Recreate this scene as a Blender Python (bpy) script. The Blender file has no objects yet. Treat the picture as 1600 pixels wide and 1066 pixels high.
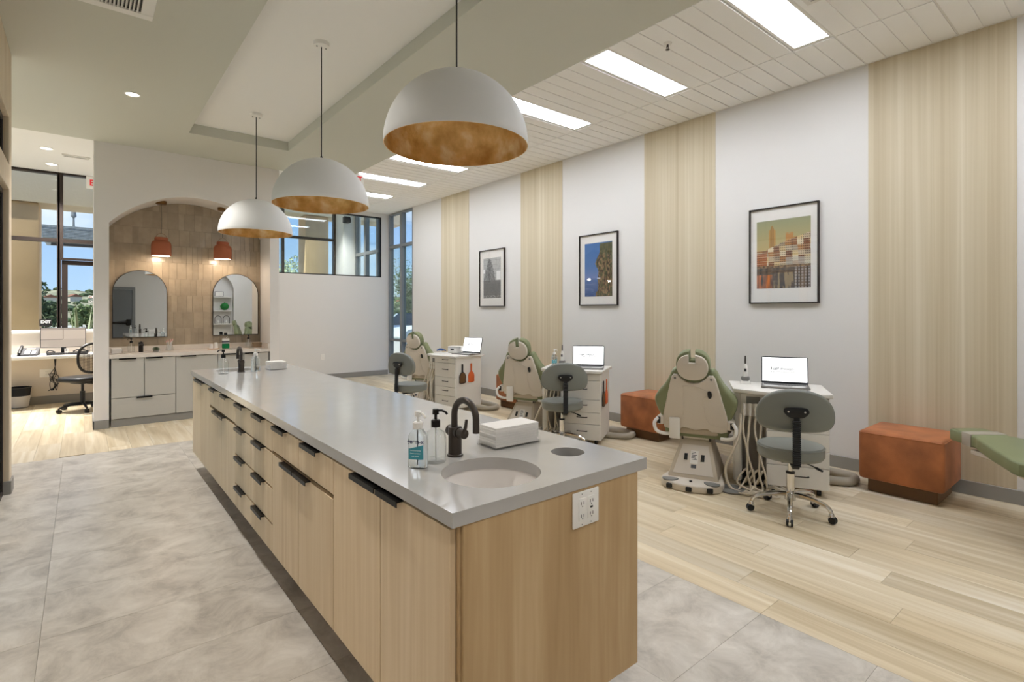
import bpy, bmesh, math, random
from mathutils import Vector, Matrix, noise
random.seed(7)
PI = math.pi
SC = bpy.context.scene
COL = SC.collection
def R(a): return math.radians(a)

# ------------------------------------------------------------------ camera, world, exposure
F_PX, CX, HORIZON = 821.0, 800.0, 486.0           # focal length and horizon in pixels of the 1600x1066 frame
YAW = math.atan((800.0 - 129.0) / F_PX)           # camera looks this far to the right of +Y
EYE = 1.39
cam_d = bpy.data.cameras.new('camera'); cam = bpy.data.objects.new('camera', cam_d); COL.objects.link(cam)
cam_d.sensor_width = 36.0; cam_d.lens = 36.0 * F_PX / 1600.0
cam_d.shift_y = -(533.0 - HORIZON) / 1600.0
cam_d.clip_start = 0.02; cam_d.clip_end = 600
cam.location = (0, 0, EYE); cam.rotation_euler = (PI/2, 0, -YAW)
SC.camera = cam
SC.view_settings.view_transform = 'Standard'; SC.view_settings.look = 'None'
SC.view_settings.gamma = 1.0; SC.view_settings.use_curve_mapping = False
SC.view_settings.exposure = 0.42
SC.cycles.max_bounces = 10; SC.cycles.diffuse_bounces = 6; SC.cycles.glossy_bounces = 5
SC.cycles.transmission_bounces = 8; SC.cycles.transparent_max_bounces = 16
SC.cycles.caustics_reflective = False; SC.cycles.caustics_refractive = False
SC.cycles.sample_clamp_indirect = 6.0

PANEL = 17.0        # radiance of the ceiling light panels
SKY = 0.88
def make_world():
    w = bpy.data.worlds.new('sky'); SC.world = w; w.use_nodes = True
    nt = w.node_tree; nt.nodes.clear(); N = nt.nodes.new; Lk = nt.links.new
    tc = N('ShaderNodeTexCoord'); sp = N('ShaderNodeSeparateXYZ'); Lk(tc.outputs['Generated'], sp.inputs[0])
    rp = N('ShaderNodeValToRGB'); Lk(sp.outputs['Z'], rp.inputs[0])
    e = rp.color_ramp.elements
    e[0].position = 0.0; e[0].color = (0.56, 0.74, 0.98, 1)
    e[1].position = 0.6; e[1].color = (0.18, 0.36, 0.80, 1)
    x = rp.color_ramp.elements.new(0.16); x.color = (0.36, 0.56, 0.95, 1)
    mp = N('ShaderNodeMapping'); Lk(tc.outputs['Generated'], mp.inputs[0]); mp.inputs['Scale'].default_value = (2.2, 2.2, 5.0)
    nz = N('ShaderNodeTexNoise'); nz.inputs['Scale'].default_value = 1.7; nz.inputs['Detail'].default_value = 6
    Lk(mp.outputs[0], nz.inputs['Vector'])
    cr = N('ShaderNodeValToRGB'); Lk(nz.outputs['Fac'], cr.inputs[0])
    cr.color_ramp.elements[0].position = 0.52; cr.color_ramp.elements[1].position = 0.72
    mx = N('ShaderNodeMix'); mx.data_type = 'RGBA'
    Lk(cr.outputs[0], mx.inputs[0]); Lk(rp.outputs[0], mx.inputs[6]); mx.inputs[7].default_value = (0.92, 0.95, 1.0, 1)
    bg = N('ShaderNodeBackground'); Lk(mx.outputs[2], bg.inputs[0]); bg.inputs[1].default_value = SKY
    out = N('ShaderNodeOutputWorld'); Lk(bg.outputs[0], out.inputs[0])
make_world()
sun_d = bpy.data.lights.new('sun', 'SUN'); sun_d.energy = 5.5; sun_d.angle = R(1.0); sun_d.color = (1.0, 0.95, 0.86)
sun = bpy.data.objects.new('sun', sun_d); COL.objects.link(sun)
sun.rotation_euler = (R(32), 0, R(-76))            # high sun from the left side street
sun.location = (0, 0, 30)

# ------------------------------------------------------------------ materials
def lin(h):
    h = h.lstrip('#'); c = [int(h[i:i+2], 16) / 255 for i in (0, 2, 4)]
    return tuple(x/12.92 if x <= .04045 else ((x+.055)/1.055)**2.4 for x in c) + (1,)
M = {}
def _base(name):
    m = bpy.data.materials.new(name); m.use_nodes = True
    b = m.node_tree.nodes['Principled BSDF']; M[name] = m
    return m, m.node_tree, b, m.node_tree.nodes.new, m.node_tree.links.new
def mat(name, col, rough=.5, metal=0, spec=.5, bump=0, bscale=60, var=0, vscale=3, coat=0, emit=None, estr=0, trans=0, ior=1.45, sheen=0, rand=0):
    m, nt, b, N, Lk = _base(name)
    b.inputs['Base Color'].default_value = lin(col); b.inputs['Roughness'].default_value = rough
    b.inputs['Metallic'].default_value = metal; b.inputs['Specular IOR Level'].default_value = spec
    b.inputs['Coat Weight'].default_value = coat; b.inputs['Sheen Weight'].default_value = sheen
    b.inputs['Transmission Weight'].default_value = trans; b.inputs['IOR'].default_value = ior
    if emit: b.inputs['Emission Color'].default_value = lin(emit); b.inputs['Emission Strength'].default_value = estr
    tc = N('ShaderNodeTexCoord')
    nz = N('ShaderNodeTexNoise'); nz.inputs['Scale'].default_value = vscale; nz.inputs['Detail'].default_value = 5
    Lk(tc.outputs['Object'], nz.inputs['Vector'])
    if var or rand:
        h = N('ShaderNodeHueSaturation'); h.inputs['Color'].default_value = lin(col)
        mr = N('ShaderNodeMapRange'); Lk(nz.outputs['Fac'], mr.inputs[0])
        mr.inputs[1].default_value = .3; mr.inputs[2].default_value = .7; mr.inputs[3].default_value = 1-var; mr.inputs[4].default_value = 1+var
        src = mr.outputs[0]
        if rand:
            oi = N('ShaderNodeObjectInfo'); r2 = N('ShaderNodeMapRange'); Lk(oi.outputs['Random'], r2.inputs[0])
            r2.inputs[3].default_value = 1-rand; r2.inputs[4].default_value = 1+rand
            mm = N('ShaderNodeMath'); mm.operation = 'MULTIPLY'; Lk(src, mm.inputs[0]); Lk(r2.outputs[0], mm.inputs[1]); src = mm.outputs[0]
        Lk(src, h.inputs['Value']); Lk(h.outputs[0], b.inputs['Base Color'])
    if bump:
        n2 = N('ShaderNodeTexNoise'); n2.inputs['Scale'].default_value = bscale; n2.inputs['Detail'].default_value = 4
        Lk(tc.outputs['Object'], n2.inputs['Vector'])
        bp = N('ShaderNodeBump'); bp.inputs['Strength'].default_value = bump; bp.inputs['Distance'].default_value = .01
        Lk(n2.outputs['Fac'], bp.inputs['Height']); Lk(bp.outputs[0], b.inputs['Normal'])
    return m
def wood(name, dark, mid, light, axis='z', fine=60, long=1.6, rough=.45, rand=.06, cath=.35, spec=.4, bump=.05):
    """grain running along one axis; every object shifts the pattern and its tone a little"""
    m, nt, b, N, Lk = _base(name)
    tc = N('ShaderNodeTexCoord'); oi = N('ShaderNodeObjectInfo')
    ad = N('ShaderNodeVectorMath'); ad.operation = 'ADD'; Lk(tc.outputs['Object'], ad.inputs[0])
    ml = N('ShaderNodeMath'); ml.operation = 'MULTIPLY'; Lk(oi.outputs['Random'], ml.inputs[0]); ml.inputs[1].default_value = 37.0
    Lk(ml.outputs[0], ad.inputs[1])
    def nzs(f, l, det):
        mp = N('ShaderNodeMapping'); s = [f, f, f]; s['xyz'.index(axis)] = l; mp.inputs['Scale'].default_value = s
        Lk(ad.outputs[0], mp.inputs[0]); n = N('ShaderNodeTexNoise'); n.inputs['Scale'].default_value = 1; n.inputs['Detail'].default_value = det
        n.inputs['Distortion'].default_value = .6
        Lk(mp.outputs[0], n.inputs['Vector']); return n
    a = nzs(fine, long, 6); c = nzs(fine*.13, long*.5, 4)
    mx = N('ShaderNodeMix'); mx.inputs[0].default_value = cath; Lk(a.outputs['Fac'], mx.inputs[2]); Lk(c.outputs['Fac'], mx.inputs[3])
    rp = N('ShaderNodeValToRGB'); Lk(mx.outputs[0], rp.inputs[0]); e = rp.color_ramp.elements
    e[0].position = .33; e[0].color = lin(dark); e[1].position = .66; e[1].color = lin(light)
    x = e.new(.5); x.color = lin(mid)
    h = N('ShaderNodeHueSaturation'); Lk(rp.outputs[0], h.inputs['Color'])
    r2 = N('ShaderNodeMapRange'); Lk(oi.outputs['Random'], r2.inputs[0]); r2.inputs[3].default_value = 1-rand; r2.inputs[4].default_value = 1+rand
    Lk(r2.outputs[0], h.inputs['Value']); Lk(h.outputs[0], b.inputs['Base Color'])
    b.inputs['Roughness'].default_value = rough; b.inputs['Specular IOR Level'].default_value = spec
    bp = N('ShaderNodeBump'); bp.inputs['Strength'].default_value = bump; bp.inputs['Distance'].default_value = .004
    Lk(a.outputs['Fac'], bp.inputs['Height']); Lk(bp.outputs[0], b.inputs['Normal'])
    return m
def stone(name, cols, scale=2.2, rough=.4, rand=.04, detail=9, bump=.06, spec=.5, stretch=(1, 1, 1)):
    m, nt, b, N, Lk = _base(name)
    tc = N('ShaderNodeTexCoord'); oi = N('ShaderNodeObjectInfo')
    ad = N('ShaderNodeVectorMath'); ad.operation = 'ADD'; Lk(tc.outputs['Object'], ad.inputs[0])
    ml = N('ShaderNodeMath'); ml.operation = 'MULTIPLY'; Lk(oi.outputs['Random'], ml.inputs[0]); ml.inputs[1].default_value = 23.0
    Lk(ml.outputs[0], ad.inputs[1])
    mp = N('ShaderNodeMapping'); mp.inputs['Scale'].default_value = stretch; Lk(ad.outputs[0], mp.inputs[0])
    n = N('ShaderNodeTexNoise'); n.inputs['Scale'].default_value = scale; n.inputs['Detail'].default_value = detail
    n.inputs['Roughness'].default_value = .68; n.inputs['Distortion'].default_value = .5
    Lk(mp.outputs[0], n.inputs['Vector'])
    rp = N('ShaderNodeValToRGB'); Lk(n.outputs['Fac'], rp.inputs[0]); e = rp.color_ramp.elements
    e[0].position = .34; e[0].color = lin(cols[0]); e[1].position = .68; e[1].color = lin(cols[2])
    x = e.new(.5); x.color = lin(cols[1])
    h = N('ShaderNodeHueSaturation'); Lk(rp.outputs[0], h.inputs['Color'])
    r2 = N('ShaderNodeMapRange'); Lk(oi.outputs['Random'], r2.inputs[0]); r2.inputs[3].default_value = 1-rand; r2.inputs[4].default_value = 1+rand
    Lk(r2.outputs[0], h.inputs['Value']); Lk(h.outputs[0], b.inputs['Base Color'])
    b.inputs['Roughness'].default_value = rough; b.inputs['Specular IOR Level'].default_value = spec
    bp = N('ShaderNodeBump'); bp.inputs['Strength'].default_value = bump; bp.inputs['Distance'].default_value = .01
    Lk(n.outputs['Fac'], bp.inputs['Height']); Lk(bp.outputs[0], b.inputs['Normal'])
    return m
def pane_glass(name, tint='#ffffff', refl=.025, edge=.6):
    m, nt, b, N, Lk = _base(name); nt.nodes.remove(b)
    t = N('ShaderNodeBsdfTransparent'); t.inputs[0].default_value = lin(tint)
    g = N('ShaderNodeBsdfGlossy'); g.inputs['Roughness'].default_value = .01
    lw = N('ShaderNodeLayerWeight'); lw.inputs[0].default_value = .5
    pw = N('ShaderNodeMath'); pw.operation = 'POWER'; Lk(lw.outputs['Facing'], pw.inputs[0]); pw.inputs[1].default_value = 4
    fr = N('ShaderNodeMath'); fr.operation = 'MULTIPLY_ADD'; Lk(pw.outputs[0], fr.inputs[0]); fr.inputs[1].default_value = edge; fr.inputs[2].default_value = refl
    mx = N('ShaderNodeMixShader'); Lk(fr.outputs[0], mx.inputs[0]); Lk(t.outputs[0], mx.inputs[1]); Lk(g.outputs[0], mx.inputs[2])
    Lk(mx.outputs[0], nt.nodes['Material Output'].inputs[0]); return m
def print_mat(name, rough=.4, emit=0):
    m, nt, b, N, Lk = _base(name)
    at = N('ShaderNodeAttribute'); at.attribute_name = 'Col'
    Lk(at.outputs['Color'], b.inputs['Base Color']); b.inputs['Roughness'].default_value = rough
    if emit: Lk(at.outputs['Color'], b.inputs['Emission Color']); b.inputs['Emission Strength'].default_value = emit
    return m

mat('paint_white', '#d9d6d2', .6, bump=.03, bscale=250)
mat('paint_lobby', '#ecebe8', .6)
mat('paint_beige', '#d6cbbd', .6)
mat('paint_arch', '#e0dbd6', .6)
mat('paint_green', '#c6c6ba', .5)
mat('paint_door', '#6d7072', .5)
mat('ceiling_tile', '#f3f2f0', .85, bump=.15, bscale=400)
mat('grid_white', '#e2dfda', .5)
mat('baseboard', '#8e8b85', .5)
mat('light_panel', '#ffffff', .5, emit='#f0f5ff', estr=PANEL)
mat('lamp_glow', '#ffffff', .5, emit='#ffd9b0', estr=16)
mat('trim_white', '#e9e7e2', .45)
mat('metal_black', '#1d1a18', .4, metal=.6)
mat('metal_bronze', '#332b27', .45, metal=.4)
mat('metal_dark', '#4a433d', .38, metal=.7)
mat('frame_grey', '#7d7f80', .45)
mat('chrome', '#d8d6d2', .12, metal=1)
mat('plastic_black', '#151515', .45)
mat('plastic_dark', '#2b2b2c', .5)
mat('plastic_white', '#e6e3dd', .4)
mat('plastic_cream', '#d3cabd', .42)
mat('plastic_beige', '#c0b39e', .45)
mat('plastic_grey', '#7b7a76', .5)
mat('lam_white', '#dcd8d0', .4)
mat('vinyl_green', '#7e8461', .42, bump=.03, bscale=300)
mat('vinyl_grey', '#7b7d76', .45, bump=.03, bscale=300)
mat('velvet', '#a4643a', .7, var=.34, vscale=4.5, sheen=.08, bump=.2, bscale=200)
mat('plinth_wood', '#67492a', .45, var=.1)
mat('quartz', '#adaaa5', .15, spec=.5, var=.02, vscale=8)
mat('quartz_edge', '#9b978f', .35)
mat('quartz_white', '#d8cfc4', .25, var=.05, vscale=12)
mat('porcelain', '#e4dfda', .25)
mat('lam_grey', '#b6b3ab', .5)
mat('grout', '#aa9c88', .8)
mat('tile_glaze', '#a3947f', .22, var=.10, vscale=9, rand=.12, bump=.12, bscale=22)
mat('mirror', '#e8ebea', .01, metal=1)
mat('terracotta', '#9c5535', .7, bump=.05)
mat('brass', '#7b5a33', .35, metal=.9)
mat('dome_white', '#dcdcda', .65)
mat('gel', '#f2fbff', .05, trans=.9, ior=1.33)
mat('mouthwash', '#1f9a5f', .05, trans=.6, ior=1.33)
mat('paper', '#e8e4de', .8, bump=.1, bscale=120)
mat('paper_brown', '#a78c6d', .8)
mat('label_teal', '#3f95a3', .45)
mat('label_text_light', '#e9f4f4', .5)
mat('ink_dark', '#55565a', .6)
mat('ink_red', '#c2202b', .5, emit='#c2202b', estr=.4)
mat('ink_navy', '#2d2a50', .5)
mat('sign_white', '#f0efec', .5)
mat('screen', '#ffffff', .4, emit='#ffffff', estr=.95)
mat('screen_off', '#9c8f82', .25)
mat('aluminium', '#9b9a98', .35, metal=.9)
mat('keyboard_dark', '#26262a', .55)
mat('hose', '#c9bda8', .5)
mat('hose_grey', '#a49c8d', .55)
mat('blue_tool', '#2e4f86', .4)
mat('orange', '#d2622e', .5)
mat('mesh_black', '#1b1b1d', .8)
mat('bag_white', '#c8c3bd', .6)
mat('succulent', '#5b6a51', .6, var=.2, vscale=30)
mat('pink_tips', '#d8a79c', .6)
mat('tray_wood', '#c9a98a', .5)
mat('ball_green', '#1f7a35', .25)
mat('stucco', '#cfae88', .8, bump=.08, bscale=12, var=.06)
mat('stucco_light', '#cbb9a0', .8, bump=.3, bscale=30)
mat('brick_tan', '#a58463', .8, var=.2, vscale=6, rand=.14, bump=.3, bscale=30)
mat('mortar', '#b7a48c', .9)
mat('asphalt', '#b3afa8', .9, var=.08, bump=.2)
mat('leaf_dark', '#42512f', .7, var=.35, vscale=1.5)
mat('leaf_mid', '#5f7140', .7, var=.35, vscale=1.5)
mat('leaf_pale', '#a9b28e', .6, var=.15, vscale=4)
mat('bark', '#5b4a3a', .9)
mat('hill', '#85826a', .95, var=.5, vscale=.5)
mat('canopy', '#8b8f90', .7, var=.25, vscale=6)
mat('car_paint', '#d9dde0', .2, coat=.6)
mat('car_glass', '#20262b', .08)
mat('tyre', '#191919', .8)
mat('house_wall', '#cfc6b8', .8); mat('house_roof', '#8a5b45', .8)
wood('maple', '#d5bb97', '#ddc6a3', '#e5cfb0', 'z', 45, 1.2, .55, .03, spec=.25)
wood('maple_shaded', '#a98b62', '#b89b72', '#c7ac84', 'z', 26, 1.3, .55, .01, cath=.5, spec=.25)  # same maple with browner grain; shade on the end panel put into the colour
wood('wall_veneer', '#baab8f', '#c8bba0', '#d4c9b2', 'z', 36, .25, .6, .02, cath=.55, bump=.02)
wood('plank_oak', '#b9a582', '#d3c3a5', '#e6dcc8', 'y', 20, .9, .40, .10, cath=.5, spec=.4)
wood('frame_wood', '#c9b79c', '#d3c3aa', '#dccfb9', 'z', 40, 1, .5, .03)
stone('stone_tile', ('#a49d93', '#c2bbb0', '#d6d0c6'), 5.0, .3, .03, stretch=(1, 1, 1), bump=.05, detail=12)
pane_glass('pane', '#f6fbfa'); pane_glass('pane_clear', '#ffffff'); pane_glass('acrylic', '#ffffff', .05, .7); pane_glass('glass_clear', '#fdfefe', .04, .8)
print_mat('print'); print_mat('print_screen', .4, .45)

def gold():
    m, nt, b, N, Lk = _base('gold_leaf')
    tc = N('ShaderNodeTexCoord'); vo = N('ShaderNodeTexVoronoi'); vo.inputs['Scale'].default_value = 7
    Lk(tc.outputs['Object'], vo.inputs['Vector'])
    nz = N('ShaderNodeTexNoise'); nz.inputs['Scale'].default_value = 9; nz.inputs['Detail'].default_value = 8; Lk(tc.outputs['Object'], nz.inputs['Vector'])
    rp = N('ShaderNodeValToRGB'); Lk(nz.outputs['Fac'], rp.inputs[0]); e = rp.color_ramp.elements
    e[0].position = .3; e[0].color = lin('#c28f4a'); e[1].position = .7; e[1].color = lin('#f7e0b0'); x = e.new(.5); x.color = lin('#e2b470')
    Lk(rp.outputs[0], b.inputs['Base Color']); b.inputs['Metallic'].default_value = .55
    mr = N('ShaderNodeMapRange'); Lk(nz.outputs['Fac'], mr.inputs[0]); mr.inputs[3].default_value = .28; mr.inputs[4].default_value = .5
    Lk(mr.outputs[0], b.inputs['Roughness'])
    bp = N('ShaderNodeBump'); bp.inputs['Strength'].default_value = .35; bp.inputs['Distance'].default_value = .01
    n3 = N('ShaderNodeTexNoise'); n3.inputs['Scale'].default_value = 24; n3.inputs['Detail'].default_value = 6; Lk(tc.outputs['Object'], n3.inputs['Vector'])
    Lk(n3.outputs['Fac'], bp.inputs['Height']); Lk(bp.outputs[0], b.inputs['Normal'])
gold()

# ------------------------------------------------------------------ mesh helpers
def B(): return bmesh.new()
def box(bm, x0, x1, y0, y1, z0, z1):
    v = [bm.verts.new(p) for p in ((x0,y0,z0),(x1,y0,z0),(x1,y1,z0),(x0,y1,z0),(x0,y0,z1),(x1,y0,z1),(x1,y1,z1),(x0,y1,z1))]
    for f in ((3,2,1,0),(4,5,6,7),(0,1,5,4),(1,2,6,5),(2,3,7,6),(3,0,4,7)): bm.faces.new([v[i] for i in f])
    return bm
def hexa(bm, pts):
    v = [bm.verts.new(p) for p in pts]
    for f in ((3,2,1,0),(4,5,6,7),(0,1,5,4),(1,2,6,5),(2,3,7,6),(3,0,4,7)): bm.faces.new([v[i] for i in f])
    return bm
def merge(bm, t):
    me = bpy.data.meshes.new('tmp'); t.to_mesh(me); t.free(); bm.from_mesh(me); bpy.data.meshes.remove(me); return bm
def rbox(bm, x0, x1, y0, y1, z0, z1, r=.005, seg=2):
    t = bmesh.new(); box(t, x0, x1, y0, y1, z0, z1)
    bmesh.ops.bevel(t, geom=list(t.edges), offset=r, segments=seg, profile=.5, affect='EDGES')
    return merge(bm, t)
def rhexa(bm, pts, r=.01, seg=2):
    t = bmesh.new(); hexa(t, pts)
    bmesh.ops.bevel(t, geom=list(t.edges), offset=r, segments=seg, profile=.5, affect='EDGES')
    return merge(bm, t)
def cyl(bm, p0, p1, r0, r1=None, n=16, cap=True):
    p0 = Vector(p0); p1 = Vector(p1); r1 = r0 if r1 is None else r1
    d = (p1-p0).normalized(); a = d.orthogonal().normalized(); b = d.cross(a)
    r_ = [[bm.verts.new(p + (a*math.cos(2*PI*i/n) + b*math.sin(2*PI*i/n))*r) for i in range(n)] for p, r in ((p0, r0), (p1, r1))]
    for i in range(n): bm.faces.new((r_[0][i], r_[0][(i+1)%n], r_[1][(i+1)%n], r_[1][i]))
    if cap: bm.faces.new(r_[0][::-1]); bm.faces.new(r_[1])
    return bm
def lathe(bm, prof, c=(0, 0, 0), n=24, sx=1, sy=1):
    rings = []
    for r, z in prof:
        if r < 1e-5: rings.append([bm.verts.new((c[0], c[1], c[2]+z))])
        else: rings.append([bm.verts.new((c[0]+sx*r*math.cos(2*PI*i/n), c[1]+sy*r*math.sin(2*PI*i/n), c[2]+z)) for i in range(n)])
    for a, b in zip(rings, rings[1:]):
        for i in range(n):
            j = (i+1) % n
            if len(a) == 1 and len(b) == 1: continue
            if len(a) == 1: bm.faces.new((a[0], b[j], b[i]))
            elif len(b) == 1: bm.faces.new((a[i], a[j], b[0]))
            else: bm.faces.new((a[i], a[j], b[j], b[i]))
    return bm
def tube(bm, pts, r, n=8, closed=False, cap=True, flat=None):
    """sweep a round (or flat=(w,h)) section along a polyline"""
    P = [Vector(p) for p in pts]; m = len(P); rings = []; up = None
    for i, p in enumerate(P):
        if closed: t = (P[(i+1) % m] - P[i-1]).normalized()
        else: t = (P[min(i+1, m-1)] - P[max(i-1, 0)]).normalized()
        if up is None: up = t.orthogonal().normalized()
        else: up = (up - t*up.dot(t)); up = up.normalized() if up.length > 1e-6 else t.orthogonal().normalized()
        s = t.cross(up); rr = r[i] if isinstance(r, (list, tuple)) else r
        rings.append([bm.verts.new(p + (up*math.cos(2*PI*k/n) + s*math.sin(2*PI*k/n))*rr) for k in range(n)])
    for i in range(m if closed else m-1):
        a = rings[i]; b = rings[(i+1) % m]
        for k in range(n): bm.faces.new((a[k], a[(k+1)%n], b[(k+1)%n], b[k]))
    if cap and not closed: bm.faces.new(rings[0][::-1]); bm.faces.new(rings[-1])
    return bm
def spline(pts, n=8, closed=True):
    P = [Vector(p) for p in pts]; m = len(P); out = []
    rng = range(m) if closed else range(m-1)
    for i in rng:
        if closed: a, b, c, d = P[i-1], P[i], P[(i+1)%m], P[(i+2)%m]
        else: a, b, c, d = P[max(i-1,0)], P[i], P[i+1], P[min(i+2,m-1)]
        for k in range(n):
            t = k/n
            out.append(.5*((2*b) + (c-a)*t + (2*a-5*b+4*c-d)*t*t + (3*b-a-3*c+d)*t**3))
    if not closed: out.append(P[-1])
    return out
def inset(o, r):
    m = len(o); res = []
    area = sum(o[i][0]*o[(i+1)%m][1] - o[(i+1)%m][0]*o[i][1] for i in range(m))
    s = 1 if area > 0 else -1
    for i in range(m):
        a = Vector(o[i-1][:2]); b = Vector(o[i][:2]); c = Vector(o[(i+1)%m][:2])
        d1 = (b-a); d2 = (c-b)
        if d1.length < 1e-9: d1 = d2
        if d2.length < 1e-9: d2 = d1
        n1 = Vector((-d1.y, d1.x)).normalized(); n2 = Vector((-d2.y, d2.x)).normalized()
        nn = n1+n2; nn = nn.normalized() if nn.length > 1e-6 else n1
        k = 1/max(.45, nn.dot(n1))
        res.append(b + nn*s*r*k)
    return res
def plate(bm, outline, fn, w0, w1, r=.0, seg=3):
    """extrude a closed outline from w0 to w1 through fn(u,v,w) with rounded rims of radius r"""
    o = [Vector(p[:2]) for p in outline]
    prof = [(0, w0), (0, w1)] if r <= 0 else [(r*(1-math.sin(PI/2*k/seg)), w0+(r if w1 > w0 else -r)*(1-math.cos(PI/2*k/seg))) for k in range(seg+1)] + \
        [(r*(1-math.sin(PI/2*k/seg)), w1-(r if w1 > w0 else -r)*(1-math.cos(PI/2*k/seg))) for k in range(seg, -1, -1)]
    rings = []
    for ins, w in prof:
        q = inset(o, ins) if ins > 1e-6 else o
        rings.append([bm.verts.new(fn(p[0], p[1], w)) for p in q])
    n = len(o)
    for a, b in zip(rings, rings[1:]):
        for i in range(n): bm.faces.new((a[i], a[(i+1)%n], b[(i+1)%n], b[i]))
    bm.faces.new(rings[0][::-1]); bm.faces.new(rings[-1])
    return bm
def flatXY(u, v, w): return (u, v, w)
def ell(cx, cy, rx, ry, n=32, p=2.0):
    out = []
    for i in range(n):
        a = 2*PI*i/n; c, s = math.cos(a), math.sin(a)
        out.append((cx + rx*math.copysign(abs(c)**(2/p), c), cy + ry*math.copysign(abs(s)**(2/p), s)))
    return out
def holed(bm, outer, holes, z0, z1):
    """flat slab with holes"""
    t = bmesh.new(); loops = []
    for o in [outer] + holes:
        vs = [t.verts.new((p[0], p[1], z1)) for p in o]
        for i in range(len(vs)): t.edges.new((vs[i], vs[(i+1) % len(vs)]))
    bmesh.ops.triangle_fill(t, edges=list(t.edges), use_beauty=True, use_dissolve=False)
    for f in t.faces:
        if f.normal.z < 0: f.normal_flip()
    top = list(t.faces)
    r = bmesh.ops.extrude_face_region(t, geom=top, use_keep_orig=True)
    for v in [g for g in r['geom'] if isinstance(g, bmesh.types.BMVert)]: v.co.z = z0
    bmesh.ops.recalc_face_normals(t, faces=list(t.faces))
    return merge(bm, t)

def obj(name, bm, m, parent=None, smooth=35, loc=None, rotz=None, label=None):
    if isinstance(bm, bmesh.types.BMesh):
        me = bpy.data.meshes.new(name); bmesh.ops.recalc_face_normals(bm, faces=list(bm.faces)); bm.to_mesh(me); bm.free()
        if smooth:
            me.polygons.foreach_set('use_smooth', [True]*len(me.polygons)); me.set_sharp_from_angle(angle=R(smooth))
    else: me = bm
    if m and not me.materials: me.materials.append(M[m] if isinstance(m, str) else m)
    o = bpy.data.objects.new(name, me); COL.objects.link(o)
    if parent: o.parent = parent
    if loc: o.location = loc
    if rotz is not None: o.rotation_euler = (0, 0, rotz)
    if label: o['label'] = label
    return o
def tag(o, label, cat, group=None):
    o['label'] = label; o['category'] = cat
    if group: o['group'] = group
    return o
def thing(name, label, cat, loc=(0, 0, 0), rotz=0, group=None):
    o = bpy.data.objects.new(name, None); COL.objects.link(o); o.empty_display_size = .1
    o.location = loc; o.rotation_euler = (0, 0, rotz)
    return tag(o, label, cat, group)
def struct(name, bm, m, parent=None, smooth=35):
    o = obj(name, bm, m, parent, smooth)
    o['kind'] = 'structure'
    return o
def sempty(name, loc=(0, 0, 0)):
    o = bpy.data.objects.new(name, None); COL.objects.link(o); o.location = loc; o['kind'] = 'structure'; return o
def dup(root, loc, rotz, label):
    r = root.copy(); COL.objects.link(r); r.location = loc; r.rotation_euler = (0, 0, rotz); r['label'] = label
    for ch in list(root.children):
        c = ch.copy(); COL.objects.link(c); c.parent = r
        for g in list(ch.children):
            d = g.copy(); COL.objects.link(d); d.parent = c
    return r
def text_mesh(s, size, depth=.0006, align='CENTER', sx=1.0, bold=0):
    cu = bpy.data.curves.new('txt', 'FONT'); cu.body = s; cu.size = size; cu.extrude = depth; cu.align_x = align; cu.align_y = 'CENTER'
    cu.offset = bold; cu.resolution_u = 3
    o = bpy.data.objects.new('txt', cu); COL.objects.link(o)
    dg = bpy.context.evaluated_depsgraph_get(); dg.update()
    me = bpy.data.meshes.new_from_object(o.evaluated_get(dg)); bpy.data.objects.remove(o); bpy.data.curves.remove(cu)
    if sx != 1: me.transform(Matrix.Diagonal((sx, 1, 1, 1)))
    return me
def text(name, s, size, m, parent, mtx, depth=.0006, align='CENTER', sx=1.0, bold=0):
    me = text_mesh(s, size, depth, align, sx, bold); me.name = name; me.transform(mtx); me.materials.clear(); me.materials.append(M[m])
    return obj(name, me, None, parent)
def frame_mtx(o, xa, ya):
    """matrix sending text x to xa, text y to ya"""
    xa = Vector(xa).normalized(); ya = Vector(ya).normalized(); za = xa.cross(ya)
    m = Matrix((xa, ya, za)).transposed().to_4x4(); m.translation = Vector(o); return m
def painted(name, w, h, nx, ny, func, m, parent, mtx):
    """flat print: a grid of little squares, each coloured by func(u,v)"""
    vs = [(w*(i/nx-.5), h*(j/ny-.5), 0) for j in range(ny+1) for i in range(nx+1)]
    fs = [(j*(nx+1)+i, j*(nx+1)+i+1, (j+1)*(nx+1)+i+1, (j+1)*(nx+1)+i) for j in range(ny) for i in range(nx)]
    me = bpy.data.meshes.new(name); me.from_pydata(vs, [], fs)
    ca = me.color_attributes.new('Col', 'FLOAT_COLOR', 'CORNER'); data = []
    for j in range(ny):
        for i in range(nx):
            c = list(func((i+.5)/nx, (j+.5)/ny)) + [1.0]; data += c*4
    ca.data.foreach_set('color', data); me.transform(mtx); me.materials.append(M[m])
    return obj(name, me, None, parent)
# ------------------------------------------------------------------ the room shell
XR, YF, YB, ZC, ZS = 5.2, 10.65, -4.2, 3.51, 3.384     # right wall, far wall, back wall, tile ceiling, soffit
XP = -0.43                                             # glazed partition on the left

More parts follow.
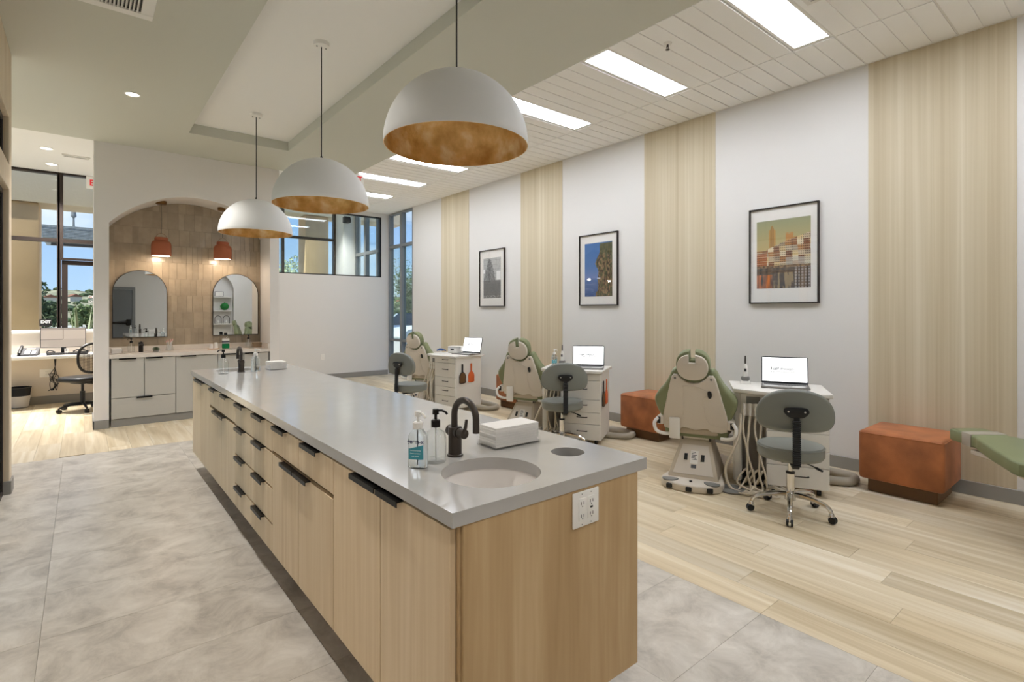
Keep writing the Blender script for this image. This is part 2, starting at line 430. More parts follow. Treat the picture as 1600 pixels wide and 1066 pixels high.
# floor: slab, stone tiles, planks
bm = B(); box(bm, -3.6, 5.35, -4.3, 13.2, -.12, -.012)
floor = struct('floor', bm, 'grout')
def piece(name, x0, x1, y0, y1, m, par, g=.0006, z0=-.011, z1=0.0):
    bm = B(); box(bm, x0+g, x1-g, y0+g, y1-g, z0, z1); return obj(name, bm, m, par, 0)
ty = [1.144 + .457*k for k in range(-5, 12)]; ty = [y for y in ty if y < 6.5] + [6.55]
tx = [-1.96, -1.054, -.14, .774, 1.688, 2.41]
for a, b in zip(ty, ty[1:]):
    for c, d in zip(tx, tx[1:]): piece('stone_tile', c, d, a, b, 'stone_tile', floor)
piece('stone_tile', -3.5, 2.41, -4.2, ty[0], 'stone_tile', floor); piece('stone_tile', -3.5, tx[0], ty[0], 6.55, 'stone_tile', floor)
def planks(x0, x1, y0, y1, w):
    x = x0
    while x < x1 - .02:
        xe = min(x+w, x1); y = y0 - random.uniform(0, 1.22)
        while y < y1 - .05:
            ye = min(y+1.22, y1)
            if ye - max(y, y0) > .04: piece('plank', x, xe, max(y, y0), ye, 'plank_oak', floor, .0007)
            y = ye
        x = xe
planks(2.41, 5.19, -.9, 10.65, .186)
planks(-1.1, 2.41, 6.55, 10.5, .186)
for a in ((2.41, 5.19, -4.2, -.9), (-3.5, -1.1, 6.55, 11.3), (-1.1, 2.2, 10.5, 11.3), (2.2, 5.2, 10.65, 13.0)): piece('plank', *a, 'plank_oak', floor)

# right wall with veneer bands and a floor-to-ceiling window at its far end
bm = B(); box(bm, XR, XR+.15, YB, 9.55, 0, 3.62); box(bm, XR, XR+.15, 9.55, YF+.1, 3.5, 3.9); box(bm, XR, XR+.15, 9.55, YF+.1, -.05, .02)
wall_r = struct('wall_right', bm, 'paint_white')
for y0, y1 in ((7.54, 8.443), (5.245, 6.146), (2.95, 3.86), (.627, 1.549), (-1.67, -.75), (-4.0, -3.1)):
    bm = B(); box(bm, XR-.005, XR+.01, y0, y1, .10, ZC+.01); obj('wood_panel', bm, 'wall_veneer', wall_r)
bm = B(); rbox(bm, XR-.014, XR+.01, YB, 9.55, 0, .105, .003, 1); struct('baseboard_right', bm, 'baseboard')

def window(name, plane, p, a0, a1, z0, z1, vert, horiz, frame='frame_grey', fw=.05, dep=.10, pane='pane', cross=1.0):
    """aluminium window in a plane x=p ('x') or y=p ('y'); vert = (position, width), horiz = (height, thickness)"""
    w = sempty(name)
    def bx(nm, u0, u1, h0, h1, t0, t1, m):
        bm = B(); box(bm, *((p+t0, p+t1, u0, u1) if plane == 'x' else (u0, u1, p+t0, p+t1)), h0, h1); return obj(nm, bm, m, w, 0)
    bx('jamb', a0, a0+fw, z0, z1, 0, dep, frame); bx('jamb', a1-fw, a1, z0, z1, 0, dep, frame)
    bx('head', a0+fw, a1-fw, z1-fw, z1, 0, dep, frame); bx('sill', a0+fw, a1-fw, z0, z0+fw, 0, dep, frame)
    for c, wd in vert: bx('mullion', c-wd/2, c+wd/2, z0+fw, z1-fw, 0, dep, frame)
    for c, wd in horiz: bx('transom', a0+fw, a1-fw, c-wd/2, c+wd/2, .002, dep-.002, frame)
    us = [a0+fw] + [c for c, _ in vert] + [a1-fw]; hs = [z0+fw] + [c for c, _ in horiz] + [z1-fw]
    for u0, u1 in zip(us, us[1:]):
        for h0, h1 in zip(hs, hs[1:]): bx('pane', u0, u1, h0, h1, dep*.45, dep*.45+.006, pane)
    return w
window('window_1', 'x', XR, 9.55, YF-.02, .03, 3.50, [(10.07, .085)], [(2.78, .06), (.765, .05)], fw=.035)
window('window_2', 'x', XR, YF+.14, 12.5, .03, 3.9, [(11.25, .07), (11.9, .10)], [(2.76, .07)], fw=.06)

# far wall: solid below, a strip of glass above looking into the next room
bm = B(); box(bm, 2.16, XR, YF, YF+.12, 0, 2.12); box(bm, 5.035, XR, YF, YF+.12, 2.12, 3.42); box(bm, 2.16, 2.35, YF, YF+.12, 2.12, 3.42); box(bm, 2.16, XR, YF, YF+.12, 3.42, 3.95)
struct('wall_front', bm, 'paint_white')
window('window_3', 'y', YF+.01, 2.35, 5.035, 2.12, 3.42, [], [], frame='metal_black', fw=.022, dep=.09)
bm = B(); rbox(bm, 2.16, XR-.02, YF-.014, YF+.01, 0, .105, .003, 1); struct('baseboard_front', bm, 'baseboard')
# next room seen through it
bm = B(); box(bm, 2.1, 5.4, YF+.12, 13.15, 3.9, 4.0); struct('ceiling', bm, 'paint_lobby')
bm = B(); box(bm, 4.92, 5.36, 12.5, 13.12, 0, 3.9); struct('wall_corner', bm, 'paint_lobby')
bm = B(); box(bm, 2.0, 2.16, YF, 13.12, 0, 3.95); struct('wall_office', bm, 'paint_lobby')
window('window_4', 'y', 13.0, 2.16, 4.92, .03, 3.9, [(3.66, .06)], [(3.16, .06)], frame='metal_dark', fw=.06)

# arched wash niche
YA, YN = 7.85, 8.385
ax0, ax1, spring, rise = .243, 2.036, 2.44, .41
ra = ((ax1-ax0)**2/4 + rise**2)/(2*rise); acx = (ax0+ax1)/2; acz = spring + rise - ra
th = math.asin((ax1-ax0)/2/ra)
arc = [(acx + ra*math.sin(t), acz + ra*math.cos(t)) for t in [th - 2*th*k/28 for k in range(29)]]
ol = [(.104, 0), (ax0, 0)] + arc[::-1] + [(ax1, 0), (2.155, 0), (2.155, 3.6), (.104, 3.6)]
bm = B(); plate(bm, ol, lambda u, v, w: (u, w, v), YA, YN)
wall_a = struct('wall_arch', bm, 'paint_arch', None, 20)
bm = B(); box(bm, .104, 2.155, YN, YN+.14, 0, 3.6); wall_n = struct('wall_niche', bm, 'grout')
bm = B(); rbox(bm, .094, ax0, YA-.012, YA+.01, 0, .10, .002, 1); rbox(bm, .092, .105, YA-.012, YN+.14, 0, .10, .002, 1)
rbox(bm, ax1, 2.167, YA-.012, YA+.01, 0, .10, .002, 1); struct('baseboard_arch', bm, 'baseboard')
# hand-made glazed tiles, upright, set one by one in courses
rows = [.93 + .222*k for k in range(10)]
for z0 in rows:
    x = ax0 + .002 - random.uniform(0, .05)
    while x < ax1 - .004:
        w = random.choice((.058, .066, .075, .092, .108, .122)); xa, xb = max(x, ax0+.001), min(x+w, ax1-.001); x += w
        if xb - xa < .015: continue
        def topz(xx): return acz + math.sqrt(max(0, ra*ra - (xx-acx)**2)) - .002
        za, zb = z0 + .0012, z0 + .222 - .0012
        la, lb = min(zb, topz(xa)), min(zb, topz(xb)); 
        if max(la, lb) <= za + .01: continue
        la = max(la, za+.002); lb = max(lb, za+.002)
        d = .006 + random.uniform(0, .0035); g = .001; t = random.uniform(-.0012, .0012)
        bm = B(); hexa(bm, ((xa+g, YN-d+t, za), (xb-g, YN-d-t, za), (xb-g, YN+.001, za), (xa+g, YN+.001, za), (xa+g, YN-d, la), (xb-g, YN-d, lb), (xb-g, YN+.001, lb), (xa+g, YN+.001, la)))
        obj('tile', bm, 'tile_glaze', wall_n, 0)

# soffit with the recessed tray
bm = B(); holed(bm, [(XP, YB), (3.08, YB), (3.08, YA), (XP, YA)], [[(.92, .6), (1.985, .6), (1.985, 6.84), (.92, 6.84)]], ZS, ZC+.1)
bm2 = B(); box(bm2, -.46, XP, 5.65, YA, ZS, ZC+.1); merge(bm, bm2); bm2 = B(); box(bm2, -3.5, -.46, 5.65, YA, ZS, ZC+.1); merge(bm, bm2)
bm2 = B(); box(bm2, -3.5, -.5, YB, 5.65, ZS, ZC+.1); merge(bm, bm2)
struct('ceiling', bm, 'paint_green', None, 20)
bm = B(); box(bm, .9, 2.0, .58, 6.86, 3.495, 3.6); struct('ceiling', bm, 'paint_lobby')
# lobby ceiling
bm = B(); box(bm, -3.5, 2.16, YA, 11.5, 3.65, 3.75); struct('ceiling', bm, 'paint_lobby')

# lay-in tile ceiling over the treatment bay
ceil = struct('ceiling', box(box(B(), 2.1, XR+.1, YB, YF+.02, ZC+.02, ZC+.1), 2.1, 2.2, YA, YF, ZC+.02, ZC+.1), 'grid_white')
gx = [2.04, 3.26, 4.48, XR]; gy0 = 1.56
tile_cache = {}
def ctile(x0, x1, y0, y1):
    key = (round(x1-x0, 3), round(y1-y0, 3))
    if key not in tile_cache:
        w, d = key; bm = B(); box(bm, .004, w-.004, .004, d-.004, ZC-.002, ZC+.012)
        n = max(1, round(d/.1525))
        for k in range(n): box(bm, .006, w-.006, k*d/n+.0075, (k+1)*d/n-.0075, ZC-.010, ZC-.001)
        o = obj('ceiling_tile', bm, 'ceiling_tile', ceil, 0); tile_cache[key] = o.data
    else: o = obj('ceiling_tile', tile_cache[key], None, ceil)
    o.location = (x0, y0, 0)
for k in range(-9, 15):
    y = gy0 + .61*k; ye = min(y+.61, YF); y = max(y, YB)
    if ye - y < .05: continue
    light = (k % 2 == 0 and -8 <= k <= 12)
    if light: ctile(gx[1], gx[2], y+.305, ye)
    else: ctile(gx[1], gx[2], y, ye)
    ctile(gx[2], gx[3], y, ye)
    if y > YA - .1: ctile(2.16, gx[1], y, ye)
    else: ctile(3.08, gx[1], y, ye)
bm = B()
for x in (gx[1], gx[2]): box(bm, x-.004, x+.004, YB, YF, ZC-.004, ZC+.03)
for k in range(-9, 15): box(bm, 3.08, XR, gy0+.61*k-.004, gy0+.61*k+.004, ZC-.004, ZC+.03)
box(bm, XR-.022, XR, YB, YF, ZC-.012, ZC-.009)
obj('ceiling_grid', bm, 'grid_white', ceil, 0)

# glazed partition at the left
pl = sempty('wall_left')
def pbox(nm, y0, y1, z0, z1, m, t0=-.09, t1=0.0, r=.003):
    bm = B(); rbox(bm, XP+t0, XP+t1, y0, y1, z0, z1, r, 1); return obj(nm, bm, m, pl)
pbox('post', 5.50, 5.65, 0, ZS, 'frame_wood'); pbox('post', 4.27, 4.37, 0, ZS, 'frame_wood'); pbox('post', 3.0, 3.1, 0, ZS, 'frame_wood')
for y0, y1 in ((4.37, 5.50), (3.1, 4.27)):
    pbox('rail', y0, y1, 2.31, 2.50, 'frame_wood'); pbox('rail', y0, y1, 2.86, ZS, 'frame_wood')
    for z0, z1 in ((.0, 2.31), (2.50, 2.86)):
        for a in ((y0, y0+.035, z0, z1), (y1-.035, y1, z0, z1), (y0+.035, y1-.035, z0, z0+.035), (y0+.035, y1-.035, z1-.035, z1)):
            pbox('metal_frame', *a, 'metal_bronze', -.060, -.034)
        bm = B(); box(bm, XP-.05, XP-.042, y0+.035, y1-.035, z0+.035, z1-.035); obj('pane', bm, 'pane', pl)
pbox('solid_panel', YB, 3.0, 0, ZS, 'paint_white')
pbox('plinth', 5.49, 5.662, 0, .10, 'baseboard', -.102, .012)
# side room and lobby shell
bm = B(); box(bm, -3.6, -3.5, YB, 11.5, 0, .25); box(bm, -3.6, -3.5, YB, 11.5, 3.1, 3.7); box(bm, -3.6, -3.5, YB, -3.4, .25, 3.1); box(bm, -3.6, -3.5, 10.6, 11.5, .25, 3.1)
struct('wall_side', bm, 'paint_lobby')
window('window_7', 'x', -3.6, -3.4, 10.6, .25, 3.1, [(-3.4+1.4*k, .06) for k in range(1, 10)], [(2.4, .06)], frame='metal_bronze')
# back wall with door and arched shelf niche, seen in the mirrors
bm = B(); nic = [(2.9, .2), (4.2, .2)] + [(3.55+.65*math.cos(PI*k/20), 2.1+.65*math.sin(PI*k/20)) for k in range(21)]
bw = bmesh.new()
outer = [(-3.6, 0), (5.35, 0), (5.35, 3.6), (-3.6, 3.6)]
t = B(); holed(t, outer, [nic], 0, .25)
bmesh.ops.transform(t, matrix=Matrix(((1, 0, 0, 0), (0, 0, -1, YB), (0, 1, 0, 0), (0, 0, 0, 1))), verts=t.verts)
struct('wall_back', t, 'paint_white')
struct('wall_recess', box(B(), 2.8, 4.3, YB-.3, YB-.24, 0, 2.9), 'paint_white')
dr = sempty('door_1')
bm = B(); box(bm, .32, 1.24, YB+.001, YB+.045, .01, 2.08); obj('leaf', bm, 'paint_door', dr)
bm = B(); box(bm, .24, .315, YB, YB+.06, 0, 2.16); box(bm, 1.245, 1.32, YB, YB+.06, 0, 2.16); box(bm, .315, 1.245, YB, YB+.06, 2.085, 2.16); obj('door_frame', bm, 'frame_grey', dr)
bm = B(); rbox(bm, .42, 1.16, YB+.08, YB+.13, .98, 1.05, .01); rbox(bm, 1.08, 1.2, YB+.045, YB+.13, .92, 1.12, .01); box(bm, .44, .48, YB+.04, YB+.09, .99, 1.04); obj('push_bar', bm, 'metal_black', dr)

# lobby: low wall, storefront, baseboard
bm = B(); box(bm, -3.5, 2.1, 10.5, 10.62, 0, 1.055); struct('wall_pony', bm, 'paint_beige')
bm = B(); rbox(bm, -3.5, 2.1, 10.45, 10.67, 1.055, 1.10, .004); struct('trim_1', bm, 'trim_white')
bm = B(); box(bm, -3.5, 2.1, 10.487, 10.51, 0, .12); struct('baseboard_pony', bm, 'baseboard')
window('window_5', 'y', 11.3, -3.5, -.275, 0.0, 3.65, [(-1.5, .05), (-.307, .034)], [(2.54, .06)], frame='metal_bronze', fw=.035, dep=.12)
window('window_6', 'y', 11.3, -.275, 2.1, 2.23, 3.65, [(.9, .05)], [(2.54, .06)], frame='metal_bronze', fw=.03, dep=.12)
dr = sempty('door_2')
for nm, a in (('stile', (-.265, -.19, 0, 2.22)), ('stile', (.72, .80, 0, 2.22)), ('rail', (-.19, .72, 2.15, 2.22)), ('rail', (-.19, .72, 0, .2))):
    bm = B(); box(bm, a[0], a[1], 11.33, 11.40, a[2], a[3]); obj(nm, bm, 'metal_bronze', dr)
bm = B(); box(bm, -.19, .72, 11.36, 11.366, .2, 2.15); dpane = obj('pane', bm, 'pane', dr)
bm = B(); box(bm, .8, 2.1, 11.3, 11.4, 0, 2.23); struct('wall_store', bm, 'paint_beige')
text('window_lettering', 'half moon', .095, 'sign_white', dr, frame_mtx((.25, 11.355, 1.635), (-1, 0, 0), (0, 0, 1)), sx=.9)
text('window_lettering', 'orthodontics', .075, 'sign_white', dr, frame_mtx((.25, 11.355, 1.555), (-1, 0, 0), (0, 0, 1)), sx=.9)
# ------------------------------------------------------------------ ceiling lights, vents, sprinkler
light0 = None
for j in range(-4, 7):
    y = gy0 + 1.22*j
    far = ['second', 'third', 'fourth', 'fifth', 'sixth', 'seventh']
    if j == 0: lab = 'long white light panel in the tile ceiling nearest the top edge'
    elif j > 0: lab = 'long white light panel, %s from the near end of the tile ceiling' % far[j-1]
    else: lab = 'long white light panel overhead beyond the right edge, %s' % ['farthest back', 'third back', 'second back', 'first back'][j+4]
    if light0 is None:
        light0 = thing('ceiling_light', lab, 'light', (0, y, 0), 0, 'light panels in the tile ceiling')
        bm = B(); box(bm, 3.27, 4.47, .006, .028, ZC-.004, ZC+.02); box(bm, 3.27, 4.47, .277, .299, ZC-.004, ZC+.02)
        box(bm, 3.27, 3.30, .028, .277, ZC-.004, ZC+.02); box(bm, 4.44, 4.47, .028, .277, ZC-.004, ZC+.02); obj('frame', bm, 'trim_white', light0, 0)
        bm = B(); box(bm, 3.30, 4.44, .028, .277, ZC+.002, ZC+.006); obj('diffuser', bm, 'light_panel', light0, 0)
    else: dup(light0, (0, y, 0), 0, lab)

v = thing('ceiling_vent', 'square white air grille in the green soffit', 'vent', (-.23, 3.74, ZS-.016))
bm = B()
for a in ((0, .6, 0, .07), (0, .6, .53, .6), (0, .07, .07, .53), (.53, .6, .07, .53), (.285, .315, .07, .53)): rbox(bm, a[0], a[1], a[2], a[3], 0, .015, .003, 1)
obj('frame', bm, 'trim_white', v)
obj('backing', box(B(), .06, .54, .06, .54, .0145, .0155), 'plastic_dark', v, 0)
for k in range(22):
    x = .075 + k*.0205
    if .275 < x < .315: continue
    bm = B(); hexa(bm, ((x, .07, .001), (x+.004, .07, .001), (x+.004, .53, .001), (x, .53, .001), (x+.009, .07, .014), (x+.013, .07, .014), (x+.013, .53, .014), (x+.009, .53, .014)))
    obj('slat', bm, 'trim_white', v, 0)
v = thing('ceiling_vent', 'grey air grille among the ceiling tiles beside the nearest light panel', 'vent', (3.32, 1.20, ZC-.022))
bm = B()
for a in ((0, .54, 0, .03), (0, .54, .28, .31), (0, .03, .03, .28), (.51, .54, .03, .28)): box(bm, a[0], a[1], a[2], a[3], 0, .011)
obj('frame', bm, 'grid_white', v, 0); obj('backing', box(B(), .02, .52, .02, .29, .0105, .0115), 'plastic_grey', v, 0)
for k in range(20): obj('slat', box(B(), .035+k*.0238, .045+k*.0238, .03, .28, .002, .010), 'grid_white', v, 0)
v = thing('ceiling_vent', 'slim white slot grille in the lobby ceiling', 'vent', (-.23, 9.93, 3.634))
bm = B(); 
for a in ((0, .32, 0, .02), (0, .32, .10, .12), (0, .02, .02, .10), (.30, .32, .02, .10)): box(bm, a[0], a[1], a[2], a[3], 0, .015)
obj('frame', bm, 'trim_white', v, 0); obj('backing', box(B(), .02, .30, .02, .10, .0135, .0145), 'plastic_grey', v, 0)
for k in range(14): obj('slat', box(B(), .025+k*.0195, .033+k*.0195, .02, .10, .003, .0135), 'trim_white', v, 0)
s = thing('sprinkler', 'small metal fire sprinkler head in the tile ceiling', 'sprinkler', (3.57, 2.43, ZC-.01))
obj('escutcheon', lathe(B(), [(0, 0), (.034, 0), (.030, -.008), (.012, -.012), (0, -.012)], n=20), 'trim_white', s)
bm = B(); cyl(bm, (0, 0, -.012), (0, 0, -.03), .008); tube(bm, [(-.008, 0, -.02), (-.014, 0, -.035), (-.004, 0, -.05)], .0025, 6); tube(bm, [(.008, 0, -.02), (.014, 0, -.035), (.004, 0, -.05)], .0025, 6); obj('frame', bm, 'metal_dark', s)
obj('deflector', lathe(B(), [(0, -.049), (.016, -.049), (.016, -.052), (0, -.052)], n=14), 'metal_dark', s)
mat('downlight_lens', '#ffffff', .5, emit='#fff6e8', estr=4)
def downlight(lab, x, y, z, r, on=0):
    d = thing('downlight', lab, 'light', (x, y, z), 0, 'small round ceiling lights')
    obj('ring', lathe(B(), [(r*.8, .001), (r, 0), (r*1.02, -.004), (r*.85, -.006), (r*.8, .0)], n=28), 'trim_white', d)
    obj('lens', lathe(B(), [(0, -.001), (r*.82, -.001), (r*.82, .001), (0, .001)], n=28), 'downlight_lens' if on else 'plastic_white', d)
    if on:
        l = bpy.data.lights.new('lamp_light', 'SPOT'); l.energy = on; l.color = (1, .96, .92); l.spot_size = R(105); l.spot_blend = .8; l.shadow_soft_size = r*.8
        lo = bpy.data.objects.new('lamp_light', l); COL.objects.link(lo); lo.parent = d; lo.location = (0, 0, -.012)
downlight('small round white light in the green soffit left of the tray', .355, 5.95, ZS, .062, 185)
downlight('added fill light, out of view, in the soffit above the left side of the island', .355, 2.9, ZS, .062, 140)  # unseen lamp added to brighten the left half and the near dome
downlight('added fill light, out of view, in the soffit straight above the camera', .355, -.15, ZS, .062, 100)  # unseen lamp added as fill for the near left floor
downlight('round light in the white lobby ceiling nearer the soffit', -.39, 9.75, 3.65, .08, 650)
downlight('round light in the white lobby ceiling nearer the storefront', -.37, 10.75, 3.65, .08, 650)

downlight('added fill light, unseen, in the next room ceiling near the far glass', 3.4, 11.8, 3.9, .08, 260)  # unseen lamp added to brighten the next room and its white column
downlight('added fill light, unseen, in the next room ceiling near the white column', 4.4, 12.0, 3.9, .08, 260)  # second unseen lamp added to lift the white column
# exit signs
def exit_sign(lab, x, y, z, w, h, top):
    e = thing('exit_sign', lab, 'sign', (x, y, z))
    obj('panel', rbox(B(), 0, w, -.02, .02, 0, h, .005), 'sign_white', e)
    obj('mount', box(B(), w*.3, w*.7, -.012, .012, h-.002, top-z), 'trim_white', e, 0)
    text('lettering', 'EXIT', h*.66, 'ink_red', e, frame_mtx((w/2, -.0215, h*.46), (1, 0, 0), (0, 0, 1)), sx=.95, bold=.004)
exit_sign('white sign with red lettering high beside the arch wall', .045, 11.0, 3.385, .34, .2, 3.65)
exit_sign('white sign with red lettering at the end of the soffit above the middle pendant', 3.09, 7.72, 3.335, .26, .155, ZC-.011)
e = thing('exit_sign', 'small black sign with white lettering standing on the low lobby wall', 'sign', (-.50, 10.56, 1.10))
obj('panel', rbox(B(), 0, .14, -.006, .006, .06, .165, .003), 'plastic_black', e); obj('stand', box(B(), .06, .08, -.004, .004, 0, .062), 'plastic_black', e, 0)
text('lettering', 'EXIT', .055, 'sign_white', e, frame_mtx((.07, -.0066, .122), (1, 0, 0), (0, 0, 1)), sx=1.0, bold=.002)

# ------------------------------------------------------------------ pendant domes
def dome(lab, x, y, zr=2.22, r=.36, ztop=3.495):
    d = thing('pendant_lamp', lab, 'lamp', (x, y, zr), 0, 'white dome pendants over the island')
    n = 22; out = [(r*math.cos(PI/2*k/n), r*1.0*math.sin(PI/2*k/n)) for k in range(n)] + [(0, r)]
    bm = B(); lathe(bm, [(r-.002, -.004)] + out, n=64); obj('shade', bm, 'dome_white', d, 60)
    q = r-.006; inn = [(q*math.cos(PI/2*k/n), q*math.sin(PI/2*k/n)) for k in range(n)] + [(0, q)]
    bm = B(); lathe(bm, [(r-.002, -.004), (q, -.004)] + inn, n=64); obj('gold_lining', bm, 'gold_leaf', d, 60, label='gold leaf lining inside the white dome')
    obj('socket', lathe(B(), [(0, q-.09), (.02, q-.088), (.024, q-.06), (.024, q)], n=16), 'trim_white', d)
    obj('bulb', lathe(B(), [(0, q-.17), (.025, q-.163), (.032, q-.14), (.026, q-.11), (.016, q-.088)], n=16), 'plastic_white', d)
    bm = B(); cyl(bm, (0, 0, r-.003), (0, 0, r+.022), .009, n=12); obj('cap', bm, 'plastic_black', d)
    bm = B(); cyl(bm, (0, 0, r+.02), (0, 0, ztop-zr-.03), .0042, n=8); obj('cord', bm, 'plastic_black', d)
    c = obj('canopy', lathe(B(), [(0, ztop-zr-.034), (.045, ztop-zr-.034), (.058, ztop-zr-.028), (.06, ztop-zr), (0, ztop-zr)], n=24), 'trim_white', d)
    bm = B()
    for s in (-1, 1): cyl(bm, (s*.035, 0, ztop-zr-.034), (s*.035, 0, ztop-zr-.04), .006, n=10)
    obj('screw', bm, 'aluminium', c)
dome('largest white dome pendant with gold inside, nearest over the sink end of the island', 1.455, 2.22)
dome('middle white dome pendant with gold inside over the island', 1.452, 4.14)
dome('farthest white dome pendant with gold inside, in front of the arch', 1.437, 6.08)

# terracotta pendants in the niche
def terracotta(lab, x, ztop):
    y = 8.1; z = 2.10
    d = thing('pendant_lamp', lab, 'lamp', (x, y, z), 0, 'terracotta pendants in the arched niche')
    prof = [(.098, .0), (.108, .002), (.110, .01), (.110, .13), (.106, .16), (.094, .182), (.074, .194), (.074, .228), (.068, .236), (0, .238)]
    obj('shade', lathe(B(), prof, n=36), 'terracotta', d)
    obj('shade_lining', lathe(B(), [(.098, 0), (.104, .012), (.104, .128), (.09, .17), (0, .18)], n=36), 'plastic_white', d)
    obj('bulb', lathe(B(), [(0, .035), (.028, .045), (.038, .075), (.028, .11), (.015, .14), (.015, .175)], n=18), 'lamp_glow', d)
    bm = B(); tube(bm, spline([(-.06, 0, .236), (-.04, 0, .27), (0, 0, .292), (.04, 0, .27), (.06, 0, .236)], 4, False), .0022, 6); obj('bail', bm, 'brass', d)
    bm = B(); cyl(bm, (0, 0, .29), (0, 0, ztop-z), .003, n=8); obj('cord', bm, 'metal_bronze', d)
    obj('canopy', lathe(B(), [(0, ztop-z-.022), (.055, ztop-z-.022), (.062, ztop-z-.016), (.062, ztop-z+.02), (0, ztop-z+.02)], n=24), 'brass', d)
    l = bpy.data.lights.new('lamp_light', 'POINT'); l.energy = 5.0; l.color = (1, .83, .66); l.shadow_soft_size = .035
    lo = bpy.data.objects.new('lamp_light', l); COL.objects.link(lo); lo.parent = d; lo.location = (0, 0, .005)
def arch_z(x): return acz + math.sqrt(ra*ra-(x-acx)**2)
terracotta('terracotta pendant hanging over the left arched mirror', .785, arch_z(.785)-.012)
terracotta('terracotta pendant hanging over the right arched mirror', 1.49, arch_z(1.49)-.012)

# ------------------------------------------------------------------ vanity, mirrors
def mirror(lab, x0, x1, z0, z1):
    r = (x1-x0)/2; c = (x0+x1)/2
    def ol(i): return [(x0+i, z0+i), (x1-i, z0+i)] + [(c + (r-i)*math.cos(PI*k/28), z1-r + (r-i)*math.sin(PI*k/28)) for k in range(29)]
    m = thing('arched_mirror', lab, 'mirror', (0, 0, 0), 0, 'arch-topped mirrors in the niche')
    fn = lambda u, v, w: (u, w, v)
    obj('glass', plate(B(), ol(.005), fn, YN-.028, YN-.013), 'mirror', m, 20)
    bm = B(); a, b = ol(0), ol(.006); n = len(a)
    ra_ = [[bm.verts.new((p[0], y, p[1])) for p in o] for o, y in ((a, YN-.011), (a, YN-.032), (b, YN-.032), (b, YN-.011))]
    for q in range(4):
        for i in range(n): bm.faces.new((ra_[q][i], ra_[q][(i+1)%n], ra_[(q+1)%4][(i+1)%n], ra_[(q+1)%4][i]))
    obj('frame', bm, 'metal_black', m)
mirror('arch-topped mirror with thin black frame on the left of the niche', .29, .877, 1.045, 1.92)
mirror('arch-topped mirror with thin black frame on the right of the niche', 1.414, 2.003, 1.045, 1.92)

def pull(par, a, b, z, side, plane, m='metal_black', drop=.018, out=.022):
    """edge pull: thin tab on top of a front, from a to b along the front"""
    bm = B()
    if plane == 'y': box(bm, a, b, side-out, side+.004, z-.004, z); box(bm, a, b, side-out, side-out+.003, z-drop, z-.004)
    else: box(bm, side-out, side+.004, a, b, z-.004, z); box(bm, side-out, side-out+.003, a, b, z-drop, z-.004)
    return obj('handle', bm, m, par, 0)
VF = 7.862
def vanity(lab, x0, x1, doors, drawer):
    c = thing('vanity_cabinet', lab, 'cabinet', (0, 0, 0), 0, 'grey vanity cabinets in the niche')
    bm = B(); a, b = x0+.001, x1-.001
    for q in ((a, b, VF+.02, YN-.002, .09, .108), (a, b, YN-.02, YN-.002, .108, .82), (a, a+.016, VF+.02, YN-.02, .108, .82), (b-.016, b, VF+.02, YN-.02, .108, .82)): box(bm, *q)
    obj('body', bm, 'lam_grey', c, 0)
    obj('toe_kick', box(B(), x0, x1, VF+.012, VF+.03, 0, .09), 'baseboard', c, 0)
    zb = .095
    if drawer:
        d = obj('drawer', rbox(B(), x0+.003, x1-.003, VF, VF+.018, zb, .338, .0015, 1), 'lam_grey', c); m_ = (x0+x1)/2
        pull(d, m_-.08, m_+.08, .345, VF, 'y'); zb = .345
    w = (x1-x0)/doors
    for k in range(doors):
        d = obj('door', rbox(B(), x0+k*w+.003, x0+(k+1)*w-.003, VF, VF+.018, zb, .815, .0015, 1), 'lam_grey', c)
        if doors == 2: a = x0+w-.10 if k == 0 else x0+w+.0; a = (x0+w*.5-.09) if k == 0 else (x0+w*1.5-.15)
        else: a = x0+.05
        pull(d, a, a+.17, .822, VF, 'y')
vanity('grey vanity cabinet with two doors over a wide drawer, left end of the niche', .262, .917, 2, True)
vanity('narrow grey vanity cabinet with one tall door in the middle of the niche', .917, 1.39, 1, False)
vanity('grey vanity cabinet with two doors, right end of the niche behind the island', 1.39, 2.02, 2, False)
bm = B(); holed(bm, [(ax0+.002, 7.845), (ax1-.002, 7.845), (ax1-.002, YN-.001), (ax0+.002, YN-.001)], [ell(.575, 8.03, .17, .12, 36), ell(1.66, 8.03, .17, .12, 36)], .822, .865)
vt = thing('vanity_counter', 'white stone counter with backsplash along the niche', 'counter')
obj('slab', bm, 'quartz_white', vt, 20)
obj('backsplash', rbox(B(), ax0+.002, ax1-.002, YN-.022, YN-.001, .865, .932, .002, 1), 'quartz_white', vt)
obj('side_splash', rbox(B(), ax1-.022, ax1-.001, 7.86, YN-.022, .865, .932, .002, 1), 'quartz_white', vt)
for x in (.575, 1.66):
    obj('basin', lathe(B(), [(.172, .0), (.165, -.03), (.14, -.08), (.06, -.11), (0, -.112)], (x, 8.03, .823), 36, 1, .71), 'porcelain', vt)

